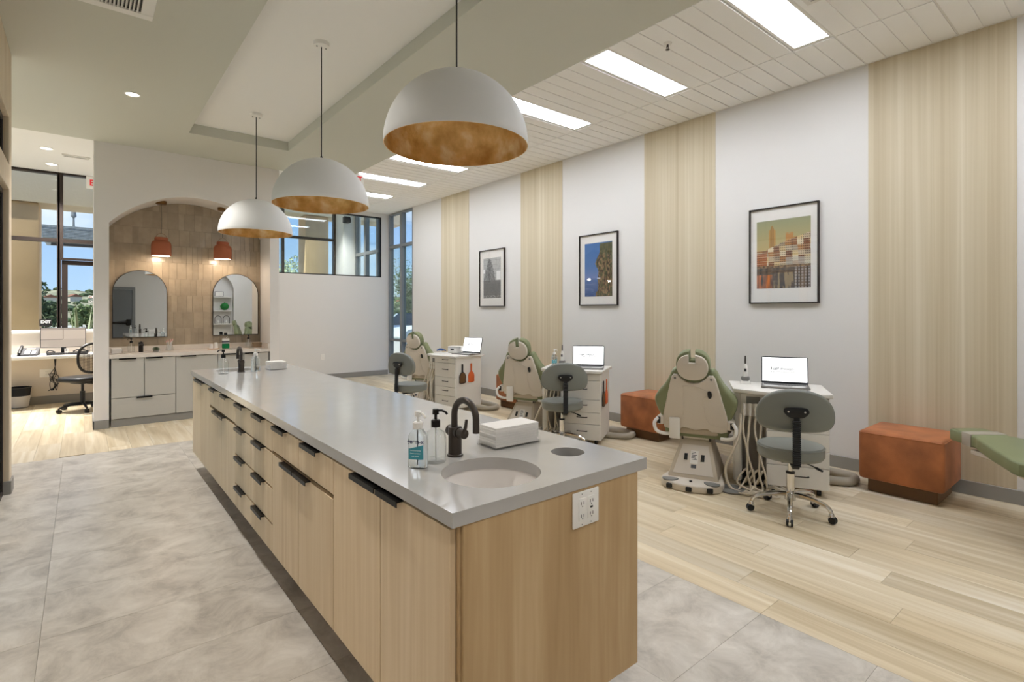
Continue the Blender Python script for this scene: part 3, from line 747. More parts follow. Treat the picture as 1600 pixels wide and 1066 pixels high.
# ------------------------------------------------------------------ island
IX0, IX1, IY0, IY1 = .742, 1.565, 1.152, 5.41
FX = .752                          # cabinet fronts
CB = .150                          # underside of the cabinets
CT = .825
def unit(name, lab, y0, y1):
    c = thing(name, lab, 'cabinet', (0, 0, 0), 0, 'maple cabinets of the island')
    bm = B(); a, b = y0+.0008, y1-.0008
    for q in ((FX+.021, 1.517, a, b, CB, CB+.018), (1.499, 1.517, a, b, CB+.018, CT-.001), (FX+.021, 1.499, a, a+.016, CB+.018, CT-.001), (FX+.021, 1.499, b-.016, b, CB+.018, CT-.001)): box(bm, *q)
    obj('body', bm, 'maple_shaded', c, 0)
    obj('toe_kick', box(B(), FX+.18, 1.46, y0+(.10 if y0 < 1.3 else 0), y1-(.06 if y1 > 5.3 else 0), 0, CB), 'plinth_wood', c, 0)
    return c
def front(c, nm, y0, y1, z0, z1, hs=()):
    d = obj(nm, rbox(B(), FX, FX+.019, y0+.0022, y1-.0022, z0+.002, z1-.002, .0012, 1), 'maple', c)
    for a, b in hs: pull(d, a, b, z1+.002, FX, 'x')
    return d
T = CT-.013
c = unit('island_cabinet', 'maple sink cabinet with a pair of doors at the near end of the island', 1.166, 2.014)
front(c, 'door', 1.178, 1.600, CB, T, [(1.445, 1.635-.04)]); front(c, 'door', 1.600, 2.012, CB, T, [(1.605, 1.81)])
p = obj('end_panel', rbox(B(), FX+.026, 1.517, 1.155, 1.1655, CB, CT-.001, .001, 1), 'maple_shaded', c, label='maple end panel facing the camera')
o = thing('wall_outlet', 'white double power outlet on the island end panel', 'outlet', (1.186, 1.155, .705))
pl_ = obj('cover_plate', rbox(B(), 0, .12, -.006, 0, 0, .112, .003), 'plastic_white', o)
for x in (.024, .066): obj('receptacle', rbox(B(), x, x+.032, -.008, -.004, .02, .092, .002), 'plastic_white', o)
bm = B()
for x in (.040, .082):
    for z in (.036, .076):
        for dx in (-.006, .006): box(bm, x+dx-.001, x+dx+.001, -.0086, -.0075, z-.005, z+.005)
        cyl(bm, (x, -.0086, z-.010), (x, -.0075, z-.010), .0022, n=8)
box(bm, .076, .088, -.0086, -.0075, .053, .059); obj('slots', bm, 'plastic_black', o, 0)['kind'] = 'stuff'
bm = B()
for x in (.040, .082):
    for z in (.008, .104): cyl(bm, (x, -.0068, z), (x, -.0055, z), .0022, n=8)
obj('screw', bm, 'aluminium', o)
c = unit('island_cabinet', 'maple cabinet with two drawers over doors, next to the near sink cabinet', 2.014, 2.857)
front(c, 'drawer', 2.014, 2.435, .675, T, [(2.164, 2.363)]); front(c, 'drawer', 2.435, 2.857, .675, T, [(2.612, 2.805)])
front(c, 'door', 2.014, 2.435, CB, .660, [(2.285, 2.465)]); front(c, 'door', 2.435, 2.857, CB, .660, [(2.472, 2.667)])
for y0, y1, ha, hb, w in ((2.857, 3.29, 3.01, 3.217, 'nearer'), (3.29, 3.705, 3.445, 3.65, 'farther')):
    c = unit('island_cabinet', 'maple stack of four drawers in the island, the %s of two' % w, y0, y1)
    zz = [CB, .299, .485, .668, T]
    for a, b in zip(zz, zz[1:]): front(c, 'drawer', y0, y1, a, b-(.0 if b == T else .006), [(ha, hb)])
c = unit('island_cabinet', 'maple cabinet with two top drawers over doors, toward the far end of the island', 3.705, 4.561)
front(c, 'drawer', 3.705, 4.13, .675, T, [(3.908, 4.094)]); front(c, 'drawer', 4.13, 4.561, .675, T, [(4.303, 4.50)])
front(c, 'door', 3.705, 4.13, CB, .660, [(4.005, 4.125)]); front(c, 'door', 4.13, 4.561, CB, .660, [(4.135, 4.384)])
c = unit('island_cabinet', 'maple sink cabinet with a pair of doors at the far end of the island', 4.561, 5.375)
front(c, 'door', 4.561, 4.954, CB, T, [(4.80, 4.95)]); front(c, 'door', 4.954, 5.373, CB, T, [(4.96, 5.18)])
S1 = (1.036, 1.375, .163); S2 = (1.05, 5.19, .15); TH = (1.400, 1.385, .062)
bm = B(); holed(bm, [(IX0, IY0), (IX1, IY0), (IX1, IY1), (IX0, IY1)], [ell(S1[0], S1[1], S1[2], S1[2], 64), ell(S2[0], S2[1], S2[2], S2[2], 48), ell(TH[0], TH[1], TH[2], TH[2], 36)], CT, .865)
isl = thing('island_counter', 'long grey quartz worktop of the maple island with round sink', 'counter')
obj('slab', bm, 'quartz', isl, 20)
for (x, y, r) in (S1, S2):
    obj('basin', lathe(B(), [(r+.004, .0), (r+.002, -.02), (r-.01, -.07), (r-.05, -.115), (.03, -.13), (.022, -.132), (0, -.132)], (x, y, CT), 56), 'porcelain', isl, label='white round undermount basin')
obj('waste_chute', lathe(B(), [(TH[2]+.003, 0), (TH[2]+.002, -.14), (TH[2], -.2)], (TH[0], TH[1], CT), 36), 'plastic_dark', isl)
# ------------------------------------------------------------------ things on the island and the vanity
def faucet(lab, x, y, z, rot, m='metal_dark', k=1.0):
    """round-bodied tap; local -y is the spout direction"""
    f = thing('faucet', lab, 'faucet', (x, y, z), rot)
    obj('base', lathe(B(), [(0, 0), (.029*k, 0), (.029*k, .006), (.0245*k, .008), (.0245*k, .105*k), (0, .105*k)], n=28), m, f)
    bm = B(); cyl(bm, (0, .034*k, .088*k), (0, -.028*k, .088*k), .020*k, n=24); cyl(bm, (0, -.030*k, .088*k), (0, -.062*k, .088*k), .017*k, n=24); v = obj('valve', bm, m, f)
    bm = B(); tube(bm, [(0, -.056*k, .092*k), (0, -.068*k, .115*k), (0, -.074*k, .142*k)], [.0075*k, .0065*k, .005*k], 10); obj('lever', bm, m, v)
    zt = .095*k; h = .150*k; rr = .068*k; pts = [(0, .004*k, zt), (0, .004*k, h-.02)]
    for q in range(15):
        a = PI*q/14; pts.append((0, .004*k-rr+rr*math.cos(a), h + rr*.86*math.sin(a)))
    pts.append((0, .004*k-2*rr, h-.045*k)); bm = B(); tube(bm, pts, .0118*k, 14); obj('spout', bm, m, f)
faucet('dark bronze gooseneck faucet beside the near round sink', 1.047, 1.608, .865, 0)
faucet('dark bronze gooseneck faucet at the far end of the island', 1.055, 4.965, .865, PI)

def pump(f, z, m, r=.018, s=1.0, ang=0):
    """pump head with nozzle"""
    obj('collar', lathe(B(), [(0, z), (r, z), (r, z+.022*s), (r*.75, z+.026*s), (0, z+.026*s)], n=20), m, f)
    bm = B(); cyl(bm, (0, 0, z+.024*s), (0, 0, z+.045*s), .005*s, n=10); cyl(bm, (0, 0, z+.044*s), (0, 0, z+.062*s), .0115*s, .0105*s, 16)
    c, si = math.cos(ang), math.sin(ang)
    tube(bm, [(0, 0, z+.056*s), (.022*s*c, .022*s*si, z+.057*s), (.036*s*c, .036*s*si, z+.05*s), (.04*s*c, .04*s*si, z+.043*s)], .0042*s, 8); obj('pump', bm, m, f)
    bm = B(); cyl(bm, (0, 0, .012), (0, 0, z), .0025, n=6); obj('dip_tube', bm, 'plastic_white', f)
def soap_bottle(lab, x, y, z, s=1.0, ang=0):
    f = thing('soap_dispenser', lab, 'soap bottle', (x, y, z), 0, 'clear glass soap dispensers')
    prof = [(0, .0), (.034*s, .0), (.037*s, .006), (.037*s, .085*s), (.033*s, .104*s), (.017*s, .116*s), (.016*s, .124*s), (.0145*s, .124*s), (.0145*s, .114*s), (.030*s, .101*s), (.0345*s, .085*s), (.0345*s, .012), (0, .010)]
    obj('bottle', lathe(B(), prof, n=32), 'glass_clear', f); pump(f, .122*s, 'metal_black', .016*s, s, ang)
soap_bottle('clear glass soap bottle with black pump beside the near faucet', .952, 1.585, .865, 1.0, R(-40))
soap_bottle('clear glass soap bottle with black pump beside the far faucet', .912, 4.93, .865, 1.1, R(160))
soap_bottle('clear glass soap bottle on the left of the vanity', .475, 8.17, .865, 1.0, R(200))
soap_bottle('clear glass soap bottle at the right end of the vanity', 1.845, 8.24, .865, 1.0, R(-90))
def gel_bottle(lab, x, y, z, rot, s=1.0, label=True):
    f = thing('sanitizer_bottle', lab, 'bottle', (x, y, z), rot)
    def ring(w, d, zz): return [(px, py, zz) for px, py in ell(0, 0, w, d, 28, 3.2)]
    bm = B(); secs = [ring(.001, .001, 0), ring(.030*s, .018*s, 0), ring(.033*s, .021*s, .006), ring(.033*s, .021*s, .098*s), ring(.030*s, .019*s, .112*s), ring(.017*s, .015*s, .126*s), ring(.015*s, .0145*s, .132*s), ring(.001, .001, .132*s)]
    vs = [[bm.verts.new(p) for p in q] for q in secs]
    for a, b in zip(vs, vs[1:]):
        for i in range(28): bm.faces.new((a[i], a[(i+1)%28], b[(i+1)%28], b[i]))
    obj('bottle', bm, 'gel', f); pump(f, .130*s, 'plastic_white', .0165*s, s*.95, R(-30))
    if label:
        bm = B(); n = 10; v = []
        for k in range(n+1):
            u = -.026*s + .052*s*k/n; yy = -.0215*s*(1-abs(u/(.033*s))**3.2)**(1/3.2) - .0006
            v.append((bm.verts.new((u, yy, .032*s)), bm.verts.new((u, yy, (.066+.014*k/n)*s))))
        for a, b in zip(v, v[1:]): bm.faces.new((a[0], b[0], b[1], a[1]))
        obj('label', bm, 'label_teal', f)
        text('lettering', 'germ-x', .020*s, 'ink_navy', f, frame_mtx((0, -.0224*s, .091*s), (1, 0, 0), (0, 0, 1)), .0002, bold=.0004)
        for q, (t, sz) in enumerate((('moisturizing', .0075), ('hand sanitizer', .0065), ('kills 99.9%', .006))):
            text('lettering', t, sz*s, 'label_text_light', f, frame_mtx((0, -.0226*s, (.062-.010*q)*s), (1, 0, 0), (0, 0, 1)), .0002)
gel_bottle('clear hand sanitizer bottle with teal label at the near end of the island', .872, 1.565, .865, R(-52))
gel_bottle('clear pump bottle with white head beside the far faucet', 1.165, 4.95, .865, R(-10), 1.05, False)
def napkin_box(lab, x, y, z, w, d, h, rot, paper='paper', over=.012, n=7):
    f = thing('napkin_box', lab, 'box', (x, y, z), rot)
    bm = B(); t = .0025
    for a in ((0, w, 0, d, 0, t), (0, w, 0, t, t, h), (0, w, d-t, d, t, h), (0, t, t, d-t, t, h), (w-t, w, t, d-t, t, h)): box(bm, *a)
    obj('acrylic_case', bm, 'acrylic', f, 0)
    for k in range(n):
        z0 = .004 + k*(h-.004+over)/n; j = random.uniform(-.002, .002)
        bm = B(); rbox(bm, .007+j, w-.007+j, .007, d-.007-abs(j), z0, z0+(h-.004+over)/n-.0003, .0012, 1); obj('napkins', bm, paper, f)
    return f
napkin_box('clear acrylic box full of white napkins beside the near sink', 1.200, 1.568, .865, .225, .128, .062, R(-2), over=.018, n=8)
napkin_box('small clear box of white napkins at the far end of the island', 1.285, 4.95, .865, .15, .15, .06, R(4))
napkin_box('white napkins in a low box at the left end of the vanity', .268, 8.06, .865, .115, .12, .05, 0)
napkin_box('clear box of brown napkins at the right end of the vanity', 1.895, 8.2, .865, .125, .10, .055, 0, 'paper_brown')
f = thing('faucet', 'dark square faucet on the vanity below the left mirror', 'faucet', (.578, 8.21, .865))
obj('body', rbox(B(), -.024, .024, -.02, .02, 0, .125, .003), 'metal_bronze', f)
obj('spout', rbox(B(), -.022, .022, -.13, -.02, .085, .105, .003), 'metal_bronze', f); obj('lever', rbox(B(), -.008, .008, -.06, .01, .126, .134, .002), 'metal_bronze', f)
f = thing('succulent', 'small round succulent on the vanity counter', 'plant', (.735, 8.17, .865))
obj('pot', lathe(B(), [(0, 0), (.03, 0), (.036, .02), (.033, .022), (0, .02)], n=20), 'plastic_grey', f)
bm = B()
for k in range(70):
    a = k*2.39996; e = R(8+80*(k/70)); L = .05-.012*(k/70); d = Vector((math.cos(a)*math.cos(e), math.sin(a)*math.cos(e), math.sin(e))); o_ = Vector((0, 0, .022))
    cyl(bm, o_ + d*.008, o_ + d*L, .0055, .001, 5)
lv = obj('leaves', bm, 'succulent', f); lv['kind'] = 'stuff'
f = thing('glass_jar', 'conical glass jar of pink-tipped brushes on the vanity', 'jar', (.885, 8.19, .865))
obj('jar', lathe(B(), [(0, 0), (.048, 0), (.05, .004), (.03, .085), (.03, .1), (.0275, .1), (.0275, .084), (.046, .008), (0, .006)], n=28), 'glass_clear', f)
for k in range(12):
    a = k*2.4; b_ = .02*math.sqrt((k+1)/12); top = Vector((math.cos(a)*b_*2.2, math.sin(a)*b_*2.2, .125+.012*(k % 3)))
    bm = B(); cyl(bm, (math.cos(a)*b_*.8, math.sin(a)*b_*.8, .012), top, .0022, n=6); st = obj('brush', bm, 'plastic_white', f)
    bm = B(); cyl(bm, top - Vector((0, 0, .012)), top + Vector((0, 0, .008)), .0055, .004, 8); obj('bristles', bm, 'pink_tips', st)
f = thing('wooden_tray', 'small round wooden tray under two cups on the vanity', 'tray', (1.395, 8.2, .865))
f2 = obj('tray', lathe(B(), [(0, 0), (.07, 0), (.072, .004), (.072, .012), (.066, .012), (.064, .006), (0, .006)], n=30), 'tray_wood', f)
for dx, dz, lab in ((-.028, .0, 'shorter white paper cup on the wooden tray, left'), (.03, .018, 'taller stack of white paper cups on the wooden tray, right')):
    cu = thing('paper_cup', lab, 'cup', (1.395+dx, 8.2, .8715), 0, 'paper cups on the vanity tray')
    h = .065+dz; obj('cup', lathe(B(), [(0, h), (.019, h), (.019, h-.002), (.026, .003), (.028, .003), (.028, 0), (.025, 0), (.018, h-.004), (0, h-.004)], n=24), 'paper', cu)
    obj('rim', lathe(B(), [(.026, .001), (.0285, .0), (.029, .002), (.0265, .004)], n=24), 'paper', cu)
f = thing('mouthwash_bottle', 'green mouthwash bottle with black cap on the vanity below the right mirror', 'bottle', (1.545, 8.2, .865))
def sq(w, d, z, n=24): return [(p[0], p[1], z) for p in ell(0, 0, w, d, n, 5)]
def loft(bm, secs):
    vs = [[bm.verts.new(p) for p in q] for q in secs]; n = len(vs[0])
    for a, b in zip(vs, vs[1:]):
        for i in range(n): bm.faces.new((a[i], a[(i+1)%n], b[(i+1)%n], b[i]))
    bm.faces.new(vs[0][::-1]); bm.faces.new(vs[-1]); return bm
obj('liquid', loft(B(), [sq(.042, .026, .003), sq(.046, .028, .02), sq(.044, .027, .07)]), 'mouthwash', f)
obj('bottle', loft(B(), [sq(.044, .027, .0705), sq(.042, .026, .15), sq(.036, .022, .17), sq(.02, .018, .185)]), 'acrylic', f)
obj('label', loft(B(), [sq(.0455, .0285, .075), sq(.0435, .0275, .14)]), 'paper', f)
obj('label_band', loft(B(), [sq(.0462, .0292, .083), sq(.0455, .0285, .108)]), 'ink_dark', f)
obj('cap', lathe(B(), [(0, .184), (.021, .184), (.021, .22), (.018, .224), (0, .224)], n=20), 'plastic_black', f)

# ------------------------------------------------------------------ dental chairs
def dental_chair(lab, loc, phi, grp='green dental chairs'):
    c = thing('dental_chair', lab, 'dental chair', loc, -phi, grp)
    # base
    ol = spline([(-.19, 1.02), (.19, 1.02), (.18, .55), (.225, .24), (.235, .15), (.20, .06), (.10, .01), (0, -.005), (-.10, .01), (-.20, .06), (-.235, .15), (-.225, .24), (-.18, .55)], 5)
    obj('base_plate', plate(B(), ol, flatXY, .0, .058, .012), 'plastic_cream', c)
    for s in (-1, 1):
        po = spline([(s*.215, .10), (s*.19, .045), (s*.13, .05), (s*.095, .11), (s*.15, .125)], 5)
        obj('foot_pedal', plate(B(), po, flatXY, .055, .068, .006), 'plastic_grey', c)
    for x, y in ((-.15, .022), (0, -.006), (.15, .022)):
        bm = B(); rbox(bm, x-.022, x+.022, y-.016, y+.02, .012, .046, .006); obj('toe_switch', bm, 'plastic_black', c)
    bm = B(); lathe(bm, [(0, .058), (.011, .058), (.011, .068), (0, .069)], (0, .09, 0), 14); obj('knob', bm, 'plastic_black', c)
    # sloping hood
    y0, y1, z0, z1, w0, w1, yb = .17, .36, .055, .33, .195, .118, .62
    bm = B(); rhexa(bm, ((-w0, y0, z0), (w0, y0, z0), (w0, yb, z0), (-w0, yb, z0), (-w1, y1, z1), (w1, y1, z1), (w1, yb-.08, z1), (-w1, yb-.08, z1)), .012)
    hood = obj('hood', bm, 'plastic_beige', c)
    d = Vector((0, y1-y0, z1-z0)); L = d.length; d.normalize(); nrm = Vector((0, -d.z, d.y))
    def hp(u, v, w): p = Vector((u, y0, z0)) + d*v + nrm*w; return tuple(p)
    ol = [(-.155, .035), (.155, .035), (.10, L-.05), (-.10, L-.05)]
    hpn = obj('hood_panel', plate(B(), ol, hp, -.004, .004, .003, 2), 'plastic_cream', hood)
    for s in (-1, 1):
        obj('rocker_switch', plate(B(), [(s*.065-.013, .15), (s*.065+.013, .15), (s*.065+.013, .205), (s*.065-.013, .205)], hp, .003, .010, .002, 2), 'plastic_black', hood)
    obj('sticker', plate(B(), [(-.03, .125), (.03, .125), (.03, .235), (-.03, .235)], hp, .003, .0048), 'plastic_white', hood)
    bm = B()
    for k in range(6): plate(bm, [(-.022, .158+k*.012), (.02-.006*(k % 3), .158+k*.012), (.02-.006*(k % 3), .163+k*.012), (-.022, .163+k*.012)], hp, .0045, .0052)
    plate(bm, [(-.02, .088), (.02, .088), (.02, .118), (-.02, .118)], hp, .0035, .0046)
    obj('sticker_print', bm, 'ink_dark', hood)
    # lift arm and seat
    bm = B(); cyl(bm, (-.115, .37, .345), (.115, .37, .345), .016, n=14); rbox(bm, -.10, .10, .375, .56, .30, .385, .012); obj('lift_arm', bm, 'plastic_cream', c)
    bm = B(); rbox(bm, -.115, -.10, .352, .40, .322, .372, .004); rbox(bm, .10, .115, .352, .40, .322, .372, .004); obj('pivot_bracket', bm, 'metal_dark', c)
    ol = ell(0, .68, .26, .36, 40, 5); obj('seat_shell', plate(B(), ol, flatXY, .375, .435, .02), 'plastic_beige', c)
    ol = ell(0, .68, .275, .38, 44, 5); obj('seat_cushion', plate(B(), ol, flatXY, .435, .52, .03), 'vinyl_green', c)
    ol = spline([(-.27, 1.04), (-.26, 1.25), (-.165, 1.50), (-.12, 1.60), (-.115, 1.77), (-.09, 1.80), (.09, 1.80), (.115, 1.77), (.12, 1.60), (.165, 1.50), (.26, 1.25), (.27, 1.04)], 4)
    obj('leg_rest', plate(B(), ol, lambda u, v, w: (u, v, w + .045*math.sin((v-1.04)*1.6)), .435, .52, .016), 'vinyl_green', c)
    ol = [(p[0]*.85, 1.04+(p[1]-1.04)*.8) for p in ol]; obj('leg_rest_shell', plate(B(), ol, flatXY, .415, .45, .01), 'plastic_cream', c)
    bm = B()
    a = [(-.124, 1.615), (.124, 1.615), (.120, 1.69), (-.120, 1.69)]; plate(bm, a, lambda u, v, w: (u, v, w + .045*math.sin((v-1.04)*1.6)), .4335, .5225, .004, 2)
    obj('plastic_sleeve', bm, 'hose_grey', c, label='clear grey plastic sleeve around the foot end')
    # backrest
    bt = R(14); piv = Vector((0, .33, .42)); vx = Vector((0, -math.sin(bt), math.cos(bt))); nx = Vector((0, -math.cos(bt), -math.sin(bt)))
    def bp(u, v, w): p = piv + Vector((u, 0, 0)) + vx*v + nx*w; return tuple(p)
    half = [(0, .003), (.06, .018), (.10, .02), (.12, .0), (.2, -.005), (.248, .01), (.252, .06), (.245, .14), (.225, .22), (.182, .40), (.168, .455), (.15, .478), (.118, .476), (.085, .440), (.045, .415), (0, .407)]
    ol = half + [(-x, y) for x, y in half[-2:0:-1]]
    obj('back_shell', plate(B(), ol, bp, .0, .032, .010), 'plastic_cream', c)
    hc = [(0, .0), (.16, .0), (.23, .04), (.285, .12), (.315, .20), (.318, .255), (.285, .31), (.235, .37), (.195, .44), (.172, .49), (.14, .51), (.09, .485), (0, .455)]
    oc = spline(hc + [(-x, y) for x, y in hc[-2:0:-1]], 4)
    obj('back_cushion', plate(B(), oc, bp, -.10, .006, .03, 4), 'vinyl_green', c)
    bm = B()
    tube(bm, [Vector(bp(u, v, .031)) for u, v in spline([(-.235, .075), (-.13, .075), (-.095, .11), (-.082, .2), (-.082, .36), (-.065, .385), (.03, .385), (.06, .37), (.105, .352)], 5, False)], .004, 6)
    tube(bm, [Vector(bp(u, v, .031)) for u, v in spline([(.10, .30), (.078, .29), (.072, .26), (.085, .14), (.10, .09), (.14, .06), (.235, .055)], 5, False)], .004, 6)
    obj('back_ridge', bm, 'plastic_cream', c)
    bm = B(); ok_ = spline([(.118, .295), (.135, .30), (.138, .335), (.125, .355), (.108, .345), (.11, .31)], 4); plate(bm, ok_, bp, .03, .048, .006); rbox_c = Vector(bp(.122, .33, .05)); obj('release_lever', bm, 'plastic_black', c)
    for s in (-1, 1):
        bm = B(); plate(bm, ell(s*.138, .45, .010, .010, 14), bp, .03, .0345, .001, 1); obj('screw', bm, 'plastic_grey', c)
    bm = B(); plate(bm, [(-.245, -.075), (.245, -.075), (.245, .012), (-.245, .012)], bp, -.07, .005, .012); obj('hip_cushion', bm, 'vinyl_green', c)
    # headrest
    def notched(rx, ry, cv, nw, nd, p=2.3):
        top = cv + ry*(1-(nw/rx)**p)**(1/p); o = ell(0, cv, rx, ry, 56, p)
        o = [q for q in o if not (abs(q[0]) < nw+.026 and q[1] > cv)]
        o.sort(key=lambda q: (math.atan2(q[1]-cv, q[0]) - PI/2 - 1e-6) % (2*PI))
        return [(-nw, top)] + o + [(nw, top), (nw, top-nd), (-nw, top-nd)]
    obj('headrest_shell', plate(B(), notched(.118, .105, .545, .026, .066), bp, .012, .045, .005, 2), 'plastic_cream', c)
    obj('headrest_cushion', plate(B(), notched(.130, .120, .555, .022, .075), bp, -.065, .016, .011, 3), 'vinyl_green', c)
    # arm brackets
    for s in (-1, 1):
        bm = B(); rbox(bm, min(s*.245, s*.30), max(s*.245, s*.30), .27, .47, .445, .52, .014, 3); ar = obj('arm_bracket', bm, 'plastic_cream', c)
        bm = B(); tube(bm, spline([(s*.29, .27, .50), (s*.315, .25, .46), (s*.30, .25, .40), (s*.25, .27, .375), (s*.2, .3, .37)], 5, False), .014, 10); obj('arm_rail', bm, 'plastic_white', ar)
        bm = B(); rbox(bm, min(s*.27, s*.30), max(s*.27, s*.30), .262, .275, .455, .508, .003); obj('arm_cap', bm, 'plastic_black', ar)
    bm = B(); rbox(bm, -.20, -.112, .262, .285, .338, .515, .012, 3); obj('drop_panel', bm, 'plastic_white', c)
    return c
chA = dental_chair('green dental chair with cream back, nearest whole one, beside the orange ottoman and cart', (3.588, 2.255, 0), R(67))
dup(chA, (3.66, 4.50, 0), -R(67), 'green dental chair with cream back, middle of the row, left of the middle cart')
dup(chA, (3.62, 6.86, 0), -R(68), 'green dental chair farthest away, near the tall corner window')
dup(chA, (3.69, -.53, 0), -R(40), 'green dental chair whose foot end reaches in at the right edge')
dup(chA, (3.65, -2.4, 0), -R(67), 'green dental chair seen only as a reflection in the right mirror')

# ------------------------------------------------------------------ stools
def stool(lab, loc, phi):
    s = thing('rolling_stool', lab, 'stool', loc, -phi, 'grey rolling stools')
    for k in range(5):
        a = 2*PI*k/5 + R(-28); c, n = math.cos(a), math.sin(a)
        pts = spline([(.02*c, .02*n, .135), (.10*c, .10*n, .135), (.19*c, .19*n, .118), (.235*c, .235*n, .095), (.25*c, .25*n, .066)], 4, False)
        bm = B(); tube(bm, pts, [.019-.007*i/len(pts) for i in range(len(pts))], 10); lg = obj('leg', bm, 'chrome', s)
        bm = B(); lathe(bm, [(0, .070), (.012, .070), (.016, .06), (.020, .045), (.020, .03), (0, .03)], (.252*c, .252*n, 0), 14); obj('caster_fork', bm, 'chrome', lg)
        t = Vector((-n, c, 0)); p = Vector((.258*c, .258*n, .0265)); bm = B()
        for q in (-1, 1): cyl(bm, p+t*q*.007, p+t*q*.021, .0262, .021, 18)
        obj('wheel', bm, 'plastic_black', lg)
    obj('hub', lathe(B(), [(0, .095), (.034, .095), (.036, .14), (.03, .158), (0, .158)], n=24), 'chrome', s)
    obj('column', lathe(B(), [(.026, .15), (.026, .285), (.022, .288), (0, .288)], n=24), 'chrome', s)
    obj('collar', lathe(B(), [(.0275, .276), (.0285, .279), (.0285, .288), (.02, .291), (0, .291)], n=24), 'plastic_black', s)
    bm = B(); cyl(bm, (0, 0, .288), (0, 0, .385), .0145, n=18); obj('gas_rod', bm, 'chrome', s)
    prof = [(0, .385), (.17, .385), (.195, .392), (.208, .41), (.208, .462), (.200, .478), (.16, .487), (0, .492)]
    seat = obj('seat', lathe(B(), prof, n=48, sx=1.0, sy=.98), 'vinyl_grey', s)
    bm = B(); tube(bm, [(.2075*math.cos(2*PI*i/48), .2035*math.sin(2*PI*i/48), .466) for i in range(48)], .003, 6, True); obj('piping', bm, 'vinyl_grey', seat)
    bm = B(); rbox(bm, -.07, .07, -.09, .07, .365, .386, .005); obj('mechanism', bm, 'plastic_black', s)
    bm = B(); tube(bm, [(.05, -.03, .372), (.12, -.07, .355), (.17, -.10, .335)], [.004, .004, .0075], 8); cyl(bm, (.14, -.083, .347), (.175, -.104, .333), .009, .007, 10); obj('lever', bm, 'plastic_black', s)
    path = spline([(0, -.05, .366), (0, -.15, .362), (0, -.205, .366), (0, -.232, .395), (0, -.236, .46), (0, -.232, .58), (0, -.226, .70)], 6, False)
    bm = B(); 
    def flat(bm, pts, w, t):
        prev = None
        for i, p in enumerate(pts):
            a = pts[max(i-1, 0)]; b = pts[min(i+1, len(pts)-1)]; d = (b-a).normalized(); nn = Vector((0, -d.z, d.y))
            r_ = [bm.verts.new(p + Vector((sx*w, 0, 0)) + nn*sy*t) for sx, sy in ((-1, -1), (1, -1), (1, 1), (-1, 1))]
            if prev:
                for k in range(4): bm.faces.new((prev[k], prev[(k+1)%4], r_[(k+1)%4], r_[k]))
            else: bm.faces.new(r_[::-1])
            prev = r_
        bm.faces.new(prev)
    flat(bm, path, .017, .006); arm = obj('back_arm', bm, 'plastic_black', s)
    bm = B()
    for k in range(22): z = .385 + k*.0135; rbox(bm, -.0235, .0235, -.248+.006*k/20, -.222+.006*k/20, z, z+.0095, .002, 1)
    obj('ribbed_sleeve', bm, 'plastic_black', arm)
    half = [(0, .600), (.12, .602), (.2, .617), (.238, .655), (.246, .715), (.225, .78), (.165, .84), (.08, .870), (0, .877)]
    ol = spline(half + [(-x, z) for x, z in half[-2:0:-1]], 5)
    def cv(u, v, w): r_ = .55; a = u/r_; return (math.sin(a)*(r_-w), -.19 - (math.cos(a)-1)*-r_*1.0 + (0) + w*math.cos(a), v)
    def cv(u, v, w):
        r_ = .62; a = u/r_; rad = r_ - w
        return (math.sin(a)*rad, -.215 + r_ - math.cos(a)*rad, v)
    obj('backrest', plate(B(), ol, cv, .0, .06, .02, 4), 'vinyl_grey', s, 50)
    op = spline([(-.07, .725), (-.035, .697), (.035, .697), (.07, .725), (.072, .747), (.05, .762), (-.05, .762), (-.072, .747)], 5)
    br = obj('bracket', plate(B(), op, lambda u, v, w: (u, w, v), -.212, -.230, .005, 2), 'plastic_black', s)
    bm = B()
    for q in (-1, 1): cyl(bm, (q*.048, -.2295, .737), (q*.048, -.233, .737), .006, n=10)
    obj('screw', bm, 'chrome', br)
    return s
st = stool('grey rolling stool with chrome base in the foreground before the nearest cart', (3.765, 1.585, 0), R(58))
dup(st, (3.80, 3.84, 0), -R(36), 'grey rolling stool before the middle cart, beside the middle dental chair')
dup(st, (3.20, 5.93, 0), -R(76), 'grey rolling stool farthest away, before the dental chair by the window')

